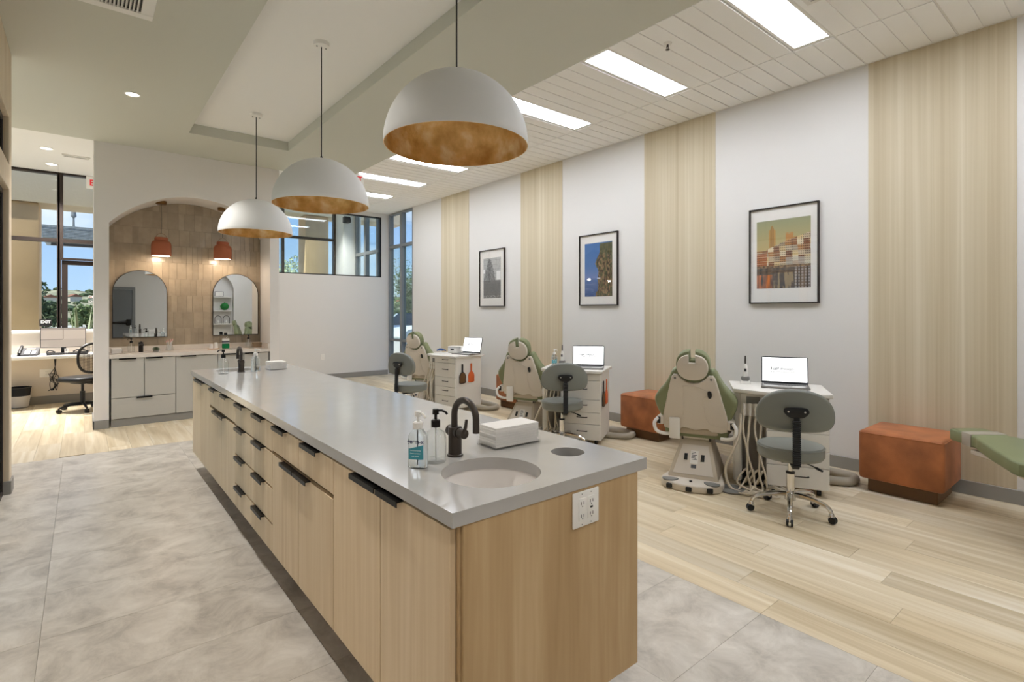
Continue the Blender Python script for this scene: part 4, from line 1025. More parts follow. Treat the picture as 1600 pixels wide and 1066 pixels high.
# ------------------------------------------------------------------ carts
def cart(lab, loc, phi):
    """local origin: front right bottom corner of the drawer body; x to the right, y away from the sitter"""
    c = thing('instrument_cart', lab, 'cart', loc, -phi, 'white instrument carts'); W, D, Z0, Z1 = .42, .50, .058, .745
    bm = B()
    for a in ((-W, 0, .02, D, Z0, Z0+.018), (-W, -W+.018, .02, D, Z0+.018, Z1), (-.018, 0, .02, D, Z0+.018, Z1), (-W+.018, -.018, D-.018, D, Z0+.018, Z1), (-W+.018, -.018, .02, D-.018, Z1-.018, Z1)): box(bm, *a)
    obj('body', bm, 'lam_white', c, 0)
    zz = [Z0+.002, .222, .344, .476, .673, .742]
    for a, b in zip(zz, zz[1:]):
        d = obj('drawer', rbox(B(), -W+.002, -.002, 0, .02, a+.002, b-.002, .002, 1), 'lam_white', c); m_ = -W/2+.02; zh = (a+b)/2+.012
        bm = B(); tube(bm, spline([(m_-.05, 0, zh), (m_-.045, -.02, zh), (m_+.045, -.02, zh), (m_+.05, 0, zh)], 4, False), .0042, 8); obj('handle', bm, 'metal_black', d)
    ol = [(.02, -.015), (-.41, -.045), (-.655, .065), (-.69, .55), (.02, .55)]
    obj('worktop', plate(B(), ol, flatXY, Z1+.001, Z1+.03, .004, 2), 'lam_white', c)
    bm = B(); rbox(bm, -.655, -.59, .10, .52, .03, Z1, .02, 3); obj('side_post', bm, 'lam_white', c)
    bm = B(); box(bm, -.59, -W, .47, .50, .03, Z1); obj('rear_panel', bm, 'lam_white', c, 0)
    bm = B(); rbox(bm, -.60, -W-.005, .085, .10, .56, .735, .004); dp = obj('delivery_panel', bm, 'lam_white', c)
    bm = B(); rbox(bm, -.56, -.46, .078, .086, .66, .715, .002); obj('gauge', bm, 'plastic_grey', dp)
    for k in range(4):
        x = -.575 + k*.042; bm = B(); rbox(bm, x-.012, x+.012, .045, .086, .60, .625, .004); hd = obj('holder', bm, 'plastic_cream', c)
        bm = B(); cyl(bm, (x, .05, .57), (x, .045, .665), .009, .011, 10); obj('handpiece', bm, 'plastic_white', hd)
        q = 1 if k % 2 else -1
        pts = spline([(x, .05, .57), (x-.01, .02, .46), (x-.02*q, -.02, .30), (x+.02, -.03, .14), (x+.04, -.05, .03), (x+.08*q+.03, -.11, .012), (x+.02, -.16, .02), (x-.08*q, -.09, .012), (x-.05, -.03, .06), (x+.01, .01, .16), (x+.03, .05, .10), (x+.01, .10, .03)], 6, False)
        bm = B(); tube(bm, pts, .0075, 8); obj('hose', bm, 'hose', c)
    bm = B(); tube(bm, spline([(-.60, .06, .58), (-.61, .0, .44), (-.66, -.04, .30), (-.71, -.05, .16), (-.68, -.08, .04), (-.60, -.10, .012), (-.50, -.07, .012)], 6, False), .010, 8); obj('hose', bm, 'hose', c)
    bm = B(); lathe(bm, [(0, .0), (.10, 0), (.105, .012), (.09, .02), (.05, .024), (0, .024)], (-.66, -.05, 0), 30); obj('foot_control', bm, 'plastic_grey', c)
    bm = B(); rbox(bm, -.60, -.40, .10, .40, .01, .05, .01); obj('foot', bm, 'plastic_black', c)
    for x in (-.06, -W+.05):
        for y in (.08, D-.07):
            bm = B(); cyl(bm, (x, y, .03), (x, y, Z0), .009, n=8); cw = obj('caster', bm, 'plastic_black', c)
            bm = B(); cyl(bm, (x-.012, y, .026), (x+.012, y, .026), .026, n=16); obj('wheel', bm, 'plastic_black', cw)
    bm = B(); tube(bm, spline([(-.15, .50, .10), (-.05, .62, .06), (.12, .66, .036), (.25, .56, .036), (.20, .42, .036), (.03, .40, .036), (-.10, .44, .036)], 6, False), .034, 14); obj('suction_hose', bm, 'hose_grey', c)
    return c
CARTS = {'A': ((4.25, 1.51, 0), R(62)), 'B': ((4.09, 3.58, 0), R(60)), 'C': ((3.908, 6.0, 0), R(80))}
ca = cart('white instrument cart with drawers and hoses nearest the camera', *CARTS['A'])
dup(ca, CARTS['B'][0], -CARTS['B'][1], 'white instrument cart with drawers, middle of three, behind a stool')
dup(ca, CARTS['C'][0], -CARTS['C'][1], 'white instrument cart farthest away, with two paddles hung on its side')
def on(k, x, y, z):
    (ox, oy, _), p = CARTS[k]; return (ox + x*math.cos(p) + y*math.sin(p), oy - x*math.sin(p) + y*math.cos(p), z)
TOPZ = .775
def laptop(lab, k, x, y, turn=0):
    l = thing('laptop', lab, 'laptop', on(k, x, y, TOPZ), -CARTS[k][1]+turn, 'open laptops on the carts'); w, d, h = .345, .235, .225
    obj('base', rbox(B(), -w/2, w/2, -d, 0, .002, .017, .006, 2), 'aluminium', l)
    kb = obj('keyboard', box(B(), -w*.44, w*.44, -d*.55, -.018, .0172, .0178), 'keyboard_dark', l, 0)
    bm = B()
    for r_ in range(5):
        for q in range(14): box(bm, -w*.42+q*w*.06, -w*.42+q*w*.06+w*.05, -.038-r_*.022, -.022-r_*.022, .0178, .0192)
    obj('keys', bm, 'plastic_black', kb, 0); obj('trackpad', box(B(), -.05, .05, -d+.015, -d*.6, .0171, .0175), 'plastic_grey', l, 0)
    t = R(14); up = Vector((0, math.sin(t), math.cos(t))); nn = Vector((0, -math.cos(t), math.sin(t)))
    def f(u, v, w_): p = Vector((u, -.006, .014)) + up*v + nn*w_; return tuple(p)
    lid = obj('lid', plate(B(), ell(0, h/2, w/2, h/2, 48, 22), f, -.004, .004, .002, 2), 'keyboard_dark', l)
    obj('screen', plate(B(), [(-w/2+.008, .018), (w/2-.008, .018), (w/2-.008, h-.009), (-w/2+.008, h-.009)], f, .0036, .0046), 'screen', lid, 0)
    text('screen_text', 'half moon', .037, 'ink_dark', lid, frame_mtx(f(-.1, .124, .005), (1, 0, 0), up), .0001, 'LEFT', 1.15, .0009)
    text('screen_text', 'orthodontics', .037, 'plastic_grey', lid, frame_mtx(f(-.1, .099, .005), (1, 0, 0), up), .0001, 'LEFT', 1.15, .0003)
    bm = B(); cyl(bm, (-w*.38, -.004, .015), (w*.38, -.004, .015), .006, n=10); obj('hinge', bm, 'plastic_black', l)
laptop('open laptop with white screen on the nearest cart', 'A', -.265, .40, R(-3))
laptop('open laptop with white screen on the middle cart', 'B', -.20, .34, R(8))
laptop('open laptop with white screen on the farthest cart', 'C', -.15, .46, R(4))
def wand(lab, k, x, y):
    f = thing('curing_light', lab, 'dental tool', on(k, x, y, TOPZ), -CARTS[k][1], 'curing lights on the carts')
    obj('charger', loft(B(), [sq(.04, .03, 0), sq(.04, .03, .012), sq(.03, .024, .03)]), 'plastic_white', f)
    obj('cradle', loft(B(), [sq(.028, .026, .025), sq(.036, .03, .045), sq(.032, .026, .06)]), 'plastic_grey', f)
    obj('handle', lathe(B(), [(0, .05), (.017, .05), (.019, .09), (.0155, .15), (.010, .168), (0, .17)], n=18), 'plastic_white', f)
    bm = B(); rbox(bm, -.009, .009, -.0215, -.015, .105, .13, .002); obj('display', bm, 'plastic_dark', f)
    obj('tip', lathe(B(), [(.006, .168), (.007, .20), (.0055, .235), (0, .238)], n=12), 'metal_dark', f)
wand('white curing light standing in its charger on the nearest cart', 'A', -.56, .40)
wand('white curing light standing in its charger on the middle cart', 'B', -.50, .36)
(lx, ly, lz) = on('B', -.585, .34, TOPZ); gel_bottle('small blue-labelled bottle on the middle cart behind the stool', lx, ly, lz, -R(40), 1.0, True)
f = thing('white_box', 'small white countertop device on the farthest cart', 'device', on('C', -.42, .42, TOPZ), -R(62))
obj('case', rbox(B(), -.11, .11, -.07, .07, 0, .10, .012, 3), 'plastic_white', f); obj('lid', rbox(B(), -.112, .112, -.072, .072, .082, .086, .001, 1), 'plastic_grey', f)
obj('display', rbox(B(), -.06, -.005, -.073, -.068, .045, .065, .002), 'plastic_dark', f)
f = thing('handpiece_holder', 'blue handpiece tool on a small stand on the farthest cart', 'dental tool', on('C', -.53, .22, TOPZ), -R(60))
obj('stand', lathe(B(), [(0, 0), (.035, 0), (.035, .006), (.008, .012), (.008, .04), (0, .04)], n=18), 'plastic_white', f)
bm = B(); tube(bm, spline([(-.07, 0, .04), (-.03, 0, .055), (.03, 0, .052), (.08, 0, .042)], 5, False), [.010]*5+[.017]*6+[.009]*5, 12); obj('handle', bm, 'blue_tool', f)
# paddles on carts B and C
def paddle(lab, k, y, m, rim):
    f = thing('paddle', lab, 'paddle', on(k, .001, y, .0), -CARTS[k][1]+PI/2)   # local x runs away along the side, local -y outward
    fn = lambda u, v, w: (u, w, v)
    obj('blade', plate(B(), spline([(-.05, .40), (.05, .40), (.056, .44), (.056, .50), (.02, .545), (-.02, .545), (-.056, .50), (-.056, .44)], 4), fn, -.003, -.012, .002, 2), m, f)
    obj('handle', plate(B(), [(-.011, .54), (.011, .54), (.012, .65), (.006, .66), (-.006, .66), (-.012, .65)], fn, -.003, -.013, .002, 2), 'plastic_black' if rim else m, f)
    if rim:
        bm = B(); tube(bm, [(p[0], -.0125, p[1]) for p in spline([(-.05, .40), (.05, .40), (.056, .44), (.056, .50), (.02, .545), (-.02, .545), (-.056, .50), (-.056, .44)], 4)], .004, 6, True); obj('rim', bm, 'plastic_black', f)
paddle('brown mirror paddle with black rim on the side of the farthest cart', 'C', .13, 'plinth_wood', True)
paddle('orange paddle on the side of the farthest cart', 'C', .30, 'orange', False)
paddle('brown mirror paddle with black rim on the side of the middle cart', 'B', .13, 'plinth_wood', True)
paddle('orange paddle on the side of the middle cart', 'B', .30, 'orange', False)

# ------------------------------------------------------------------ ottomans
def ottoman(lab, y0, y1):
    o = thing('ottoman', lab, 'ottoman', (0, 0, 0), 0, 'rust velvet ottomans by the wall')
    obj('plinth', rbox(B(), 4.72, 5.13, y0+.05, y1-.05, 0, .098, .003, 1), 'plinth_wood', o)
    obj('cushion', rbox(B(), 4.665, 5.175, y0, y1, .098, .47, .028, 4), 'velvet', o)
    z = .452; bm = B(); pts = [(4.668, y0+.02, z), (4.668, y1-.02, z), (4.685, y1-.003, z), (5.155, y1-.003, z), (5.172, y1-.02, z), (5.172, y0+.02, z), (5.155, y0+.003, z), (4.685, y0+.003, z)]
    tube(bm, pts, .0045, 6, True); obj('welt', bm, 'velvet', o)
ottoman('rust orange velvet ottoman against the wall at the right', .93, 1.46)
ottoman('rust orange velvet ottoman behind the nearest whole dental chair', 3.275, 3.80)
ottoman('rust orange velvet ottoman behind the middle dental chair', 5.56, 6.09)

# ------------------------------------------------------------------ pictures
def lerp(a, b, t): t = max(0, min(1, t)); return tuple(x+(y-x)*t for x, y in zip(a, b))
def L_(h): return lin(h)[:3]
def nz_(u, v, s, o=0): return noise.noise(Vector((u*s+o, v*s, o*3.1)))
def art_bw(u, v):
    g = .62 + .1*nz_(u, v, 4, 1)
    if v < .44: g = .13 + .05*nz_(u, v, 40, 2) + (.25 if (v < .08 and nz_(u, v, 30, 3) > .25) else 0) + .1*max(0, .1-abs(v-.44))*3
    else:
        g = .45 + .12*nz_(u*3, v, 14, 5) - .1*(abs((v*9) % 1-.5) < .06)
        w = .34*(1-(v-.44)/.56)**.7 + .05*nz_(u, v, 16, 4)
        if abs(u-.36) < w and v < .97: g = .20 + .16*nz_(u, v, 34, 6)
        if .75 < u < .98 and .45 < v < .66: g = .8
        if u < .06 and .62 < v < .72: g = .85
    g = max(.02, min(1, g)); return (g, g*.99, g*.97)
def art_cliff(u, v):
    c = lerp(L_('#5f7fb0'), L_('#3e6da6'), v) if v > .34 else lerp(L_('#2c4f86'), L_('#4b6da0'), v/.34)
    if v < .34: c = lerp(c, L_('#8796c0'), max(0, nz_(u*.6, v*6, 9, 2))*.5)
    else: c = lerp(c, L_('#9a98c4'), max(0, .55-v)*1.4)
    edge = .52 + .06*nz_(0, v, 5, 3) + .03*nz_(0, v, 22, 8) - .10*math.exp(-((v-.62)/.12)**2) + .14*max(0, v-.72)*2 - (.10*max(0, .2-v)*5 if v < .2 else 0)
    if v > .94-.06*math.sin(u*9): edge += 1 if v > .985 else .06
    if u > edge:
        n = nz_(u, v, 22, 4); n2 = nz_(u, v, 60, 7)
        c = lerp(L_('#3a2f22'), L_('#9a805c'), .42 + .8*n + .3*n2)
        if nz_(u, v, 12, 9) > .05 or v > .8: c = lerp(c, L_('#3c4a2a'), .65)
    if (abs(v-.335) < .006) and (.13 < u < .2 or .46 < u < .57): c = (.9, .9, .95)
    return c
def art_town(u, v):
    c = lerp(L_('#b9a878'), L_('#8f9478'), (v-.55)/.45)
    h = .56 + .26*max(0, (u-.18))**.8
    def win(cu, cv, n, m): return abs((u*n) % 1-.5) < .22 and abs((v*m) % 1-.5) < .25
    if .235 < u < .36 and v < .92: 
        if v < .86 or abs(u-.3) < .035*(1-(v-.86)/.09): c = L_('#8b6a3c') if abs(u-.3) < .04 and (u*60) % 1 < .5 else L_('#b08a52')
    if .55 < u < .69 and v < .80: c = L_('#b5834d') if v < .78 or (u*40) % 1 < .5 else c
    if u > .55 and v < .76 and v > .5: c = lerp(c, L_('#b98e58'), .95) if v < .70+.03*nz_(u, 0, 6) + .04*(u > .7) else c
    if v < h and v > .30:
        b = int(u*9+.3*nz_(0, v, 2)); t = (b*37+int(v*13)*11) % 7
        c = [L_('#a9794c'), L_('#c9b489'), L_('#8d5f3f'), L_('#b7a891'), L_('#d0c6b0'), L_('#9d8e7c'), L_('#7d5138')][t]
        if u < .2: c = L_('#a4623a') if v < .52 else c
        if win(u, v, 27, 30): c = lerp(c, L_('#2e241d'), .75)
        if ((v*30) % 1) < .15: c = lerp(c, L_('#e4d9c4'), .4)
        if u > .55 and v < .44: c = lerp(c, L_('#aeb0ae'), .55)
    if .30 < v < .335: c = lerp(L_('#5b4b3e'), L_('#93785c'), .5+nz_(u, v, 25))
    if v <= .30:
        c = lerp(L_('#332d29'), L_('#6d5a48'), .5 + .7*nz_(u*3.2, v*.5, 6, 3) + .4*nz_(u, v*4, 20, 5))
        if u < .3 and v < .2: c = lerp(c, L_('#c9743a'), max(0, .6+1.2*nz_(u*3, v*.6, 7, 8)))
        if .33 < u < .75 and v < .23 and nz_(u*4, v*.5, 5, 11) > .05: c = lerp(c, L_('#a58f6b'), .6)
        if u > .72 and abs((u*17) % 1-.5) < .28: c = lerp(c, L_('#c4c0c6'), .45 if (v*24) % 1 < .6 else .1)
    return lerp(c, (c[0]*1.2, c[1]*1.15, c[2]), .5)
def picture(lab, y0, y1, art, pw, ph, nx, ny, cz=0):
    z0, z1 = 1.462, 2.395; p = thing('framed_picture', lab, 'picture', (XR, (y0+y1)/2, z0), 0, 'framed prints on the right wall'); w = y1-y0; h = z1-z0; t = .011
    for a in ((-w/2, w/2, 0, t), (-w/2, w/2, h-t, h), (-w/2, -w/2+t, t, h-t), (w/2-t, w/2, t, h-t)):
        obj('frame_bar', rbox(B(), -.034, -.001, a[0], a[1], a[2], a[3], .0015, 1), 'metal_bronze', p)
    obj('mat_board', box(B(), -.014, -.010, -w/2+t, w/2-t, t, h-t), 'paper', p, 0)
    painted('print', pw, ph, nx, ny, art, 'print', p, frame_mtx((-.0152, 0, h/2+cz), (0, -1, 0), (0, 0, 1)))
    obj('glazing', box(B(), -.022, -.0205, -w/2+t, w/2-t, t, h-t), 'pane_clear', p, 0)
picture('black framed monochrome print of a tree, farthest of three', 6.523, 7.198, art_bw, .47, .66, 60, 80)
picture('black framed print of a wooded cliff over blue sea, middle of three', 4.248, 4.903, art_cliff, .47, .70, 80, 110)
picture('black framed print of a riverside town with a tower, nearest of three', 1.93, 2.574, art_town, .50, .66, 110, 140, .01)

# wall outlets
def outlet(lab, x, y, z, w=.075, h=.12, m='plastic_white'):
    o = thing('wall_outlet', lab, 'outlet', (x, y, z)); obj('cover_plate', rbox(B(), -w/2, w/2, -.006, 0, 0, h, .003), m, o)
    obj('receptacle', rbox(B(), -.017, .017, -.008, -.004, .022, h-.022, .002), m, o)
    bm = B()
    for zz in (h*.34, h*.68):
        for dx in (-.006, .006): box(bm, dx-.001, dx+.001, -.0086, -.0075, zz-.005, zz+.005)
    obj('slots', bm, 'plastic_dark', o, 0)['kind'] = 'stuff'
outlet('white power outlet on the far white wall', 3.76, YF, .40)
outlet('white power outlet under the lobby desk', -.42, 10.5, .40, .15, .12)

# camera / speaker high in the next room
f = thing('speaker', 'small black speaker high on the white column beyond the glass', 'speaker', (5.0, 12.49, 3.52))
obj('case', rbox(B(), -.12, .03, -.16, -.02, 0, .15, .012), 'plastic_dark', f); obj('grille', rbox(B(), -.11, .02, -.165, -.158, .012, .138, .004), 'mesh_black', f)
bm = B(); cyl(bm, (.03, -.06, .07), (.07, .01, .09), .012, n=10); rbox(bm, .04, .10, -.01, .01, .04, .14, .003); obj('bracket', bm, 'plastic_black', f)

# ------------------------------------------------------------------ lobby desk and its things
d = thing('desk', 'white wall-hung desk along the low lobby wall', 'desk', (0, 0, 0))
obj('desktop', rbox(B(), -3.3, 1.5, 9.93, 10.499, .705, .755, .004), 'trim_white', d)
for x in (-1.6, .3): obj('support', box(B(), x, x+.03, 10.1, 10.498, .5, .705), 'trim_white', d, 0)
m = thing('monitor', 'wide computer monitor with grey screen on the lobby desk', 'monitor', (-.22, 10.32, .755))
obj('housing', rbox(B(), -.26, .26, 0, .03, .09, .385, .006), 'plastic_dark', m)
def scr(u, v):
    c = (.33, .285, .245)
    if v > .9: c = (.22, .19, .17)
    if abs(v-.42) < .012 and u < .49: c = (.1, .09, .08)
    if abs(u-.49) < .006 and v > .42: c = (.1, .09, .08)
    if abs(u-.83) < .004: c = (.5, .46, .42)
    if v < .42: c = tuple(x*.85 for x in c)
    return c
painted('screen', .505, .28, 60, 40, scr, 'print_screen', m, frame_mtx((0, -.0012, .2375), (1, 0, 0), (0, 0, 1)))
obj('stand', rbox(B(), -.03, .03, .03, .05, .0, .2, .004), 'plastic_dark', m); obj('foot', rbox(B(), -.11, .11, -.07, .09, 0, .012, .004), 'plastic_dark', m)
p = thing('desk_phone', 'black desk phone at the left end of the desk', 'phone', (-.60, 10.12, .755), R(-8))
obj('body', hexa(B(), ((-.10, -.09, 0), (.115, -.09, 0), (.115, .09, 0), (-.10, .09, 0), (-.10, -.08, .02), (.115, -.08, .02), (.115, .07, .11), (-.10, .07, .11))), 'plastic_dark', p, 0)
def ph(u, v, w): q = Vector((u, -.08, .02)) + Vector((0, .15, .09)).normalized()*v + Vector((0, -.09, .15)).normalized()*w; return tuple(q)
obj('display', plate(B(), [(-.02, .115), (.075, .115), (.075, .16), (-.02, .16)], ph, 0, .003), 'screen_off', p, 0)
bm = B()
for i in range(4):
    for j in range(3): plate(bm, [(-.03+j*.022, .02+i*.022), (-.015+j*.022, .02+i*.022), (-.015+j*.022, .034+i*.022), (-.03+j*.022, .034+i*.022)], ph, 0, .004)
for i in range(4): plate(bm, [(.05, .02+i*.02), (.09, .02+i*.02), (.09, .03+i*.02), (.05, .03+i*.02)], ph, 0, .003)
obj('keys', bm, 'plastic_white', p, 0)
bm = B(); tube(bm, [ph(-.075, .0, .02), ph(-.075, .03, .03), ph(-.075, .14, .03), ph(-.075, .17, .02)], [.02, .016, .016, .021], 10); obj('handset', bm, 'plastic_black', p)
k = thing('keyboard', 'black keyboard on the desk in front of the monitor', 'keyboard', (-.17, 10.04, .755))
obj('tray', rbox(B(), -.23, .23, -.08, .08, 0, .018, .004), 'plastic_dark', k); bm = B()
for i in range(16):
    for j in range(5): box(bm, -.215+i*.027, -.192+i*.027, -.07+j*.028, -.047+j*.028, .018, .024)
obj('keys', bm, 'plastic_black', k, 0)
f = thing('small_card', 'small white card standing on the desk before the monitor', 'card', (-.185, 10.18, .755)); obj('card', hexa(B(), ((-.022, 0, 0), (.022, 0, 0), (.022, .02, 0), (-.022, .02, 0), (-.022, .008, .08), (.022, .008, .08), (.022, .012, .08), (-.022, .012, .08))), 'paper', f, 0); obj('print', box(B(), -.01, .01, .0, .003, .045, .065), 'ink_dark', f, 0)
for i, (nm, lab, x, y, w) in enumerate((('desk_clutter', 'dark stapler lying left of the white card on the desk', -.36, 10.2, .05), ('desk_clutter', 'dark cable bundle right of the white card on the desk', -.02, 10.22, .09))):
    f = thing(nm, lab, 'office item', (x, y, .755)); bm = B(); rbox(bm, -w, w, -.025, .025, 0, .03, .008); obj('body', bm, 'plastic_dark', f); bm = B(); tube(bm, spline([(-w, 0, .03), (-w*.4, .01, .055), (w*.3, -.01, .05), (w, 0, .03)], 5, False), .008, 8); obj('top', bm, 'plastic_black', f)
f = thing('cable_bundle', 'tangle of black cables hanging under the desk', 'cables', (-.33, 10.44, 0))
for k_ in range(4):
    random.seed(40+k_); pts = [(0+.008*k_, 0, .695), (.01, -.01, .55)] + [(random.uniform(-.05, .07)-.03*(z < .3), random.uniform(-.03, .02), z) for z in (.44, .36, .27+.03*k_, .20, .31, .42)] + [(-.06+.02*k_, .04, .45)]
    bm = B(); tube(bm, spline(pts, 6, False), .0042, 6); obj('cable', bm, 'plastic_black', f)
random.seed(11)
w = thing('waste_basket', 'black mesh waste basket with white liner under the desk', 'bin', (-.70, 10.33, 0))
obj('basket', lathe(B(), [(0, .002), (.095, .002), (.125, .285), (.122, .285), (.093, .006), (0, .006)], n=32), 'mesh_black', w)
obj('rim', lathe(B(), [(.122, .28), (.130, .283), (.130, .292), (.122, .295), (.12, .285)], n=32), 'plastic_black', w)
obj('liner', lathe(B(), [(.098, .01), (.112, .12), (.120, .165), (.116, .17)], n=32), 'bag_white', w)
# office chair
def office_chair(lab, loc, phi):
    s = thing('office_chair', lab, 'chair', loc, -phi)
    for k in range(5):
        a = 2*PI*k/5+.5; c, n = math.cos(a), math.sin(a)
        bm = B(); tube(bm, [(.03*c, .03*n, .10), (.15*c, .15*n, .095), (.27*c, .27*n, .07)], [.022, .017, .013], 8); lg = obj('leg', bm, 'plastic_black', s)
        t = Vector((-n, c, 0)); q = Vector((.28*c, .28*n, .028)); bm = B(); cyl(bm, q-t*.024, q+t*.024, .028, n=14); cyl(bm, q, (q.x, q.y, .075), .01, n=8); obj('wheel', bm, 'plastic_black', lg)
    bm = B(); cyl(bm, (0, 0, .08), (0, 0, .27), .03, n=16); cyl(bm, (0, 0, .27), (0, 0, .40), .017, n=12); obj('column', bm, 'plastic_black', s)
    obj('seat', plate(B(), ell(0, 0, .24, .24, 40, 3.2), flatXY, .41, .475, .028, 4), 'plastic_black', s)
    bm = B(); rbox(bm, -.1, .1, -.12, .1, .38, .412, .01); obj('mechanism', bm, 'plastic_dark', s)
    bm = B(); tube(bm, [(.1, .05, .40), (.25, .06, .38), (.3, .06, .36)], [.005, .005, .009], 8); obj('lever', bm, 'plastic_black', s)
    bm = B(); tube(bm, spline([(0, -.1, .39), (0, -.25, .40), (0, -.29, .5), (0, -.27, .7)], 5, False), .02, 8); obj('back_support', bm, 'plastic_black', s)
    def f(u, v, w_): return (u, -.24 - w_ + .35*u*u, v)
    o = ell(0, .74, .215, .20, 40, 2.6); bm = B(); tube(bm, [f(a, b, 0) for a, b in o], .017, 8, True); obj('back_frame', bm, 'plastic_black', s)
    bm = B(); rows_ = 26; 
    for i in range(rows_):
        v = .55 + .38*i/(rows_-1); k_ = (abs(v-.74)/.20)**2.6
        if k_ < 1:
            hw = .21*(1-k_)**(1/2.6); tube(bm, [f(hw*q/4, v, .0) for q in range(-4, 5)], .0022, 4)
    for i in range(26):
        u = -.2 + .4*i/25; k_ = (abs(u)/.21)**2.6
        if k_ < 1:
            hh = .195*(1-k_)**(1/2.6); tube(bm, [f(u, .74+hh*q/4, .0) for q in range(-4, 5)], .0022, 4)
    obj('back_mesh', bm, 'mesh_black', s)
    return s
office_chair('black office chair with round mesh back at the lobby desk', (.0, 9.5, 0), R(-35))

# ------------------------------------------------------------------ shelf niche on the back wall (seen in the right mirror)
for i, z in enumerate((.94, 1.42, 1.90)):
    s = thing('wall_shelf', ['lowest', 'middle', 'top'][i] + ' white shelf in the back niche reflected in the right mirror', 'shelf', (3.55, YB-.24, z)); obj('board', rbox(B(), -.645, .60, 0, .22, -.04, 0, .004), 'lam_white', s)
b = thing('green_ball', 'shiny green ball on the middle back shelf, seen in the right mirror', 'ball', (3.93, YB-.12, 1.42)); obj('ball', lathe(B(), [(.14*math.sin(PI*k/20), .13-.13*math.cos(PI*k/20)) for k in range(21)], n=32), 'ball_green', b); obj('stem', lathe(B(), [(.02, .256), (.01, .28), (0, .281)], n=12), 'bark', b)
for i, x in enumerate((3.72, 3.98)):
    a = thing('arch_ornament', ['left', 'right'][i] + ' black wire arch on the lowest back shelf, seen in the right mirror', 'ornament', (x, YB-.1, .94))
    bm = B(); pts = [(-.1, 0, .0), (-.1, 0, .18)] + [(-.1*math.cos(PI*q/10), 0, .18+.1*math.sin(PI*q/10)) for q in range(1, 10)] + [(.1, 0, .18), (.1, 0, .0)]
    tube(bm, pts, .010, 8); obj('arch', bm, 'metal_black', a); bm = B(); lathe(bm, [(0, 0), (.03, 0), (.045, .05), (.02, .1), (.02, .14), (0, .14)], (0, 0, 0), 16); obj('vase', bm, 'plastic_white', a)
a = thing('framed_sign', 'white framed sign on the top back shelf, seen in the right mirror', 'sign', (3.75, YB-.08, 1.90)); obj('frame', rbox(B(), -.14, .14, -.02, .02, 0, .18, .006), 'plastic_grey', a); obj('card', box(B(), -.12, .12, .0195, .022, .02, .16), 'paper', a, 0)
# ------------------------------------------------------------------ outside
struct('ground', box(B(), -150, 150, 11.45, 260, -.35, -.12), 'asphalt')
struct('ground', box(B(), -150, -3.7, -60, 11.45, -.35, -.13), 'asphalt')
struct('ground', box(B(), 5.4, 150, -60, 11.45, -.35, -.13), 'asphalt')
# arcade: plaster piers, beam and soffit before the storefront
def pier(lab, x0, x1, y0, y1, z1, m):
    c = thing('pier', lab, 'pier', ((x0+x1)/2, (y0+y1)/2, -.12)); hx, hy = (x1-x0)/2, (y1-y0)/2
    obj('shaft', rbox(B(), -hx, hx, -hy, hy, 0, z1+.12, .02), m, c); obj('base', rbox(B(), -hx-.05, hx+.05, -hy-.05, hy+.05, 0, .5, .02), m, c)
pier('tan plaster pier outside the lobby windows at the left', -1.6, -.62, 13.0, 13.8, 3.38, 'stucco')
pier('tan pier outside the next room beyond the far glass', 4.62, 5.25, 14.4, 15.0, 3.96, 'stucco')
bm = B(); box(bm, -3.6, 2.4, 12.95, 13.8, 3.385, 4.0); struct('beam', bm, 'stucco_light')
bm = B(); box(bm, 2.0, 7.5, 14.3, 15.1, 3.97, 4.5); struct('beam', bm, 'stucco_light')
struct('roof', box(box(B(), -3.7, 5.4, -4.4, 11.5, 4.05, 4.25), 2.0, 5.4, 11.5, 13.2, 4.05, 4.25), 'stucco_light')
# far hillside with houses
def hillz(x, y):
    t = (y-70)/150
    return -.2 + 8.2*min(1, t*1.25)*(.72 + .3*noise.noise(Vector((x*.018, y*.02, 1.3)))) + 1.0*noise.noise(Vector((x*.1, y*.1, 4)))*t
bm = B(); nx_, ny_ = 90, 24; vs = []
for j in range(ny_+1):
    for i in range(nx_+1):
        x = -150+300*i/nx_; y = 70+150*j/ny_; t = j/ny_
        z = hillz(x, y)
        vs.append(bm.verts.new((x, y, z)))
for j in range(ny_):
    for i in range(nx_): a = j*(nx_+1)+i; bm.faces.new((vs[a], vs[a+1], vs[a+nx_+2], vs[a+nx_+1]))
struct('hill', bm, 'hill', None, 60)
for i, (x, y) in enumerate(((-8.5, 150), (-5, 138), (-1.5, 152), (2.4, 142), (62, 150), (80, 156))):
    h = thing('house', 'small pale house on the far hillside, %s from the left' % ['first', 'second', 'third', 'fourth', 'fifth', 'sixth'][i], 'house', (x, y, hillz(x, y)-.3), .2*i, 'houses on the far hillside')
    obj('wall', box(B(), -1.1, 1.1, -1, 1, 0, 1.3), 'house_wall', h, 0); obj('roof', plate(B(), [(-1.3, 1.3), (1.3, 1.3), (0, 1.9)], lambda u, v, w: (u, w, v), -1.1, 1.1), 'house_roof', h, 0)
bm = B(); rnd = random.Random(5)
for k in range(900):
    x = rnd.uniform(-60, 110); y = 75+140*rnd.random(); t = (y-70)/150
    z = hillz(x, y)
    r = rnd.uniform(.3, 1.0); bmesh.ops.create_icosphere(bm, subdivisions=1, radius=r, matrix=Matrix.Translation((x, y, z+r*.3)) @ Matrix.Diagonal((1.3, 1, .7, 1)))
o = obj('hillside_shrubs', bm, 'leaf_dark'); tag(o, 'dark shrubs scattered over the far hillside', 'shrubs'); o['kind'] = 'stuff'
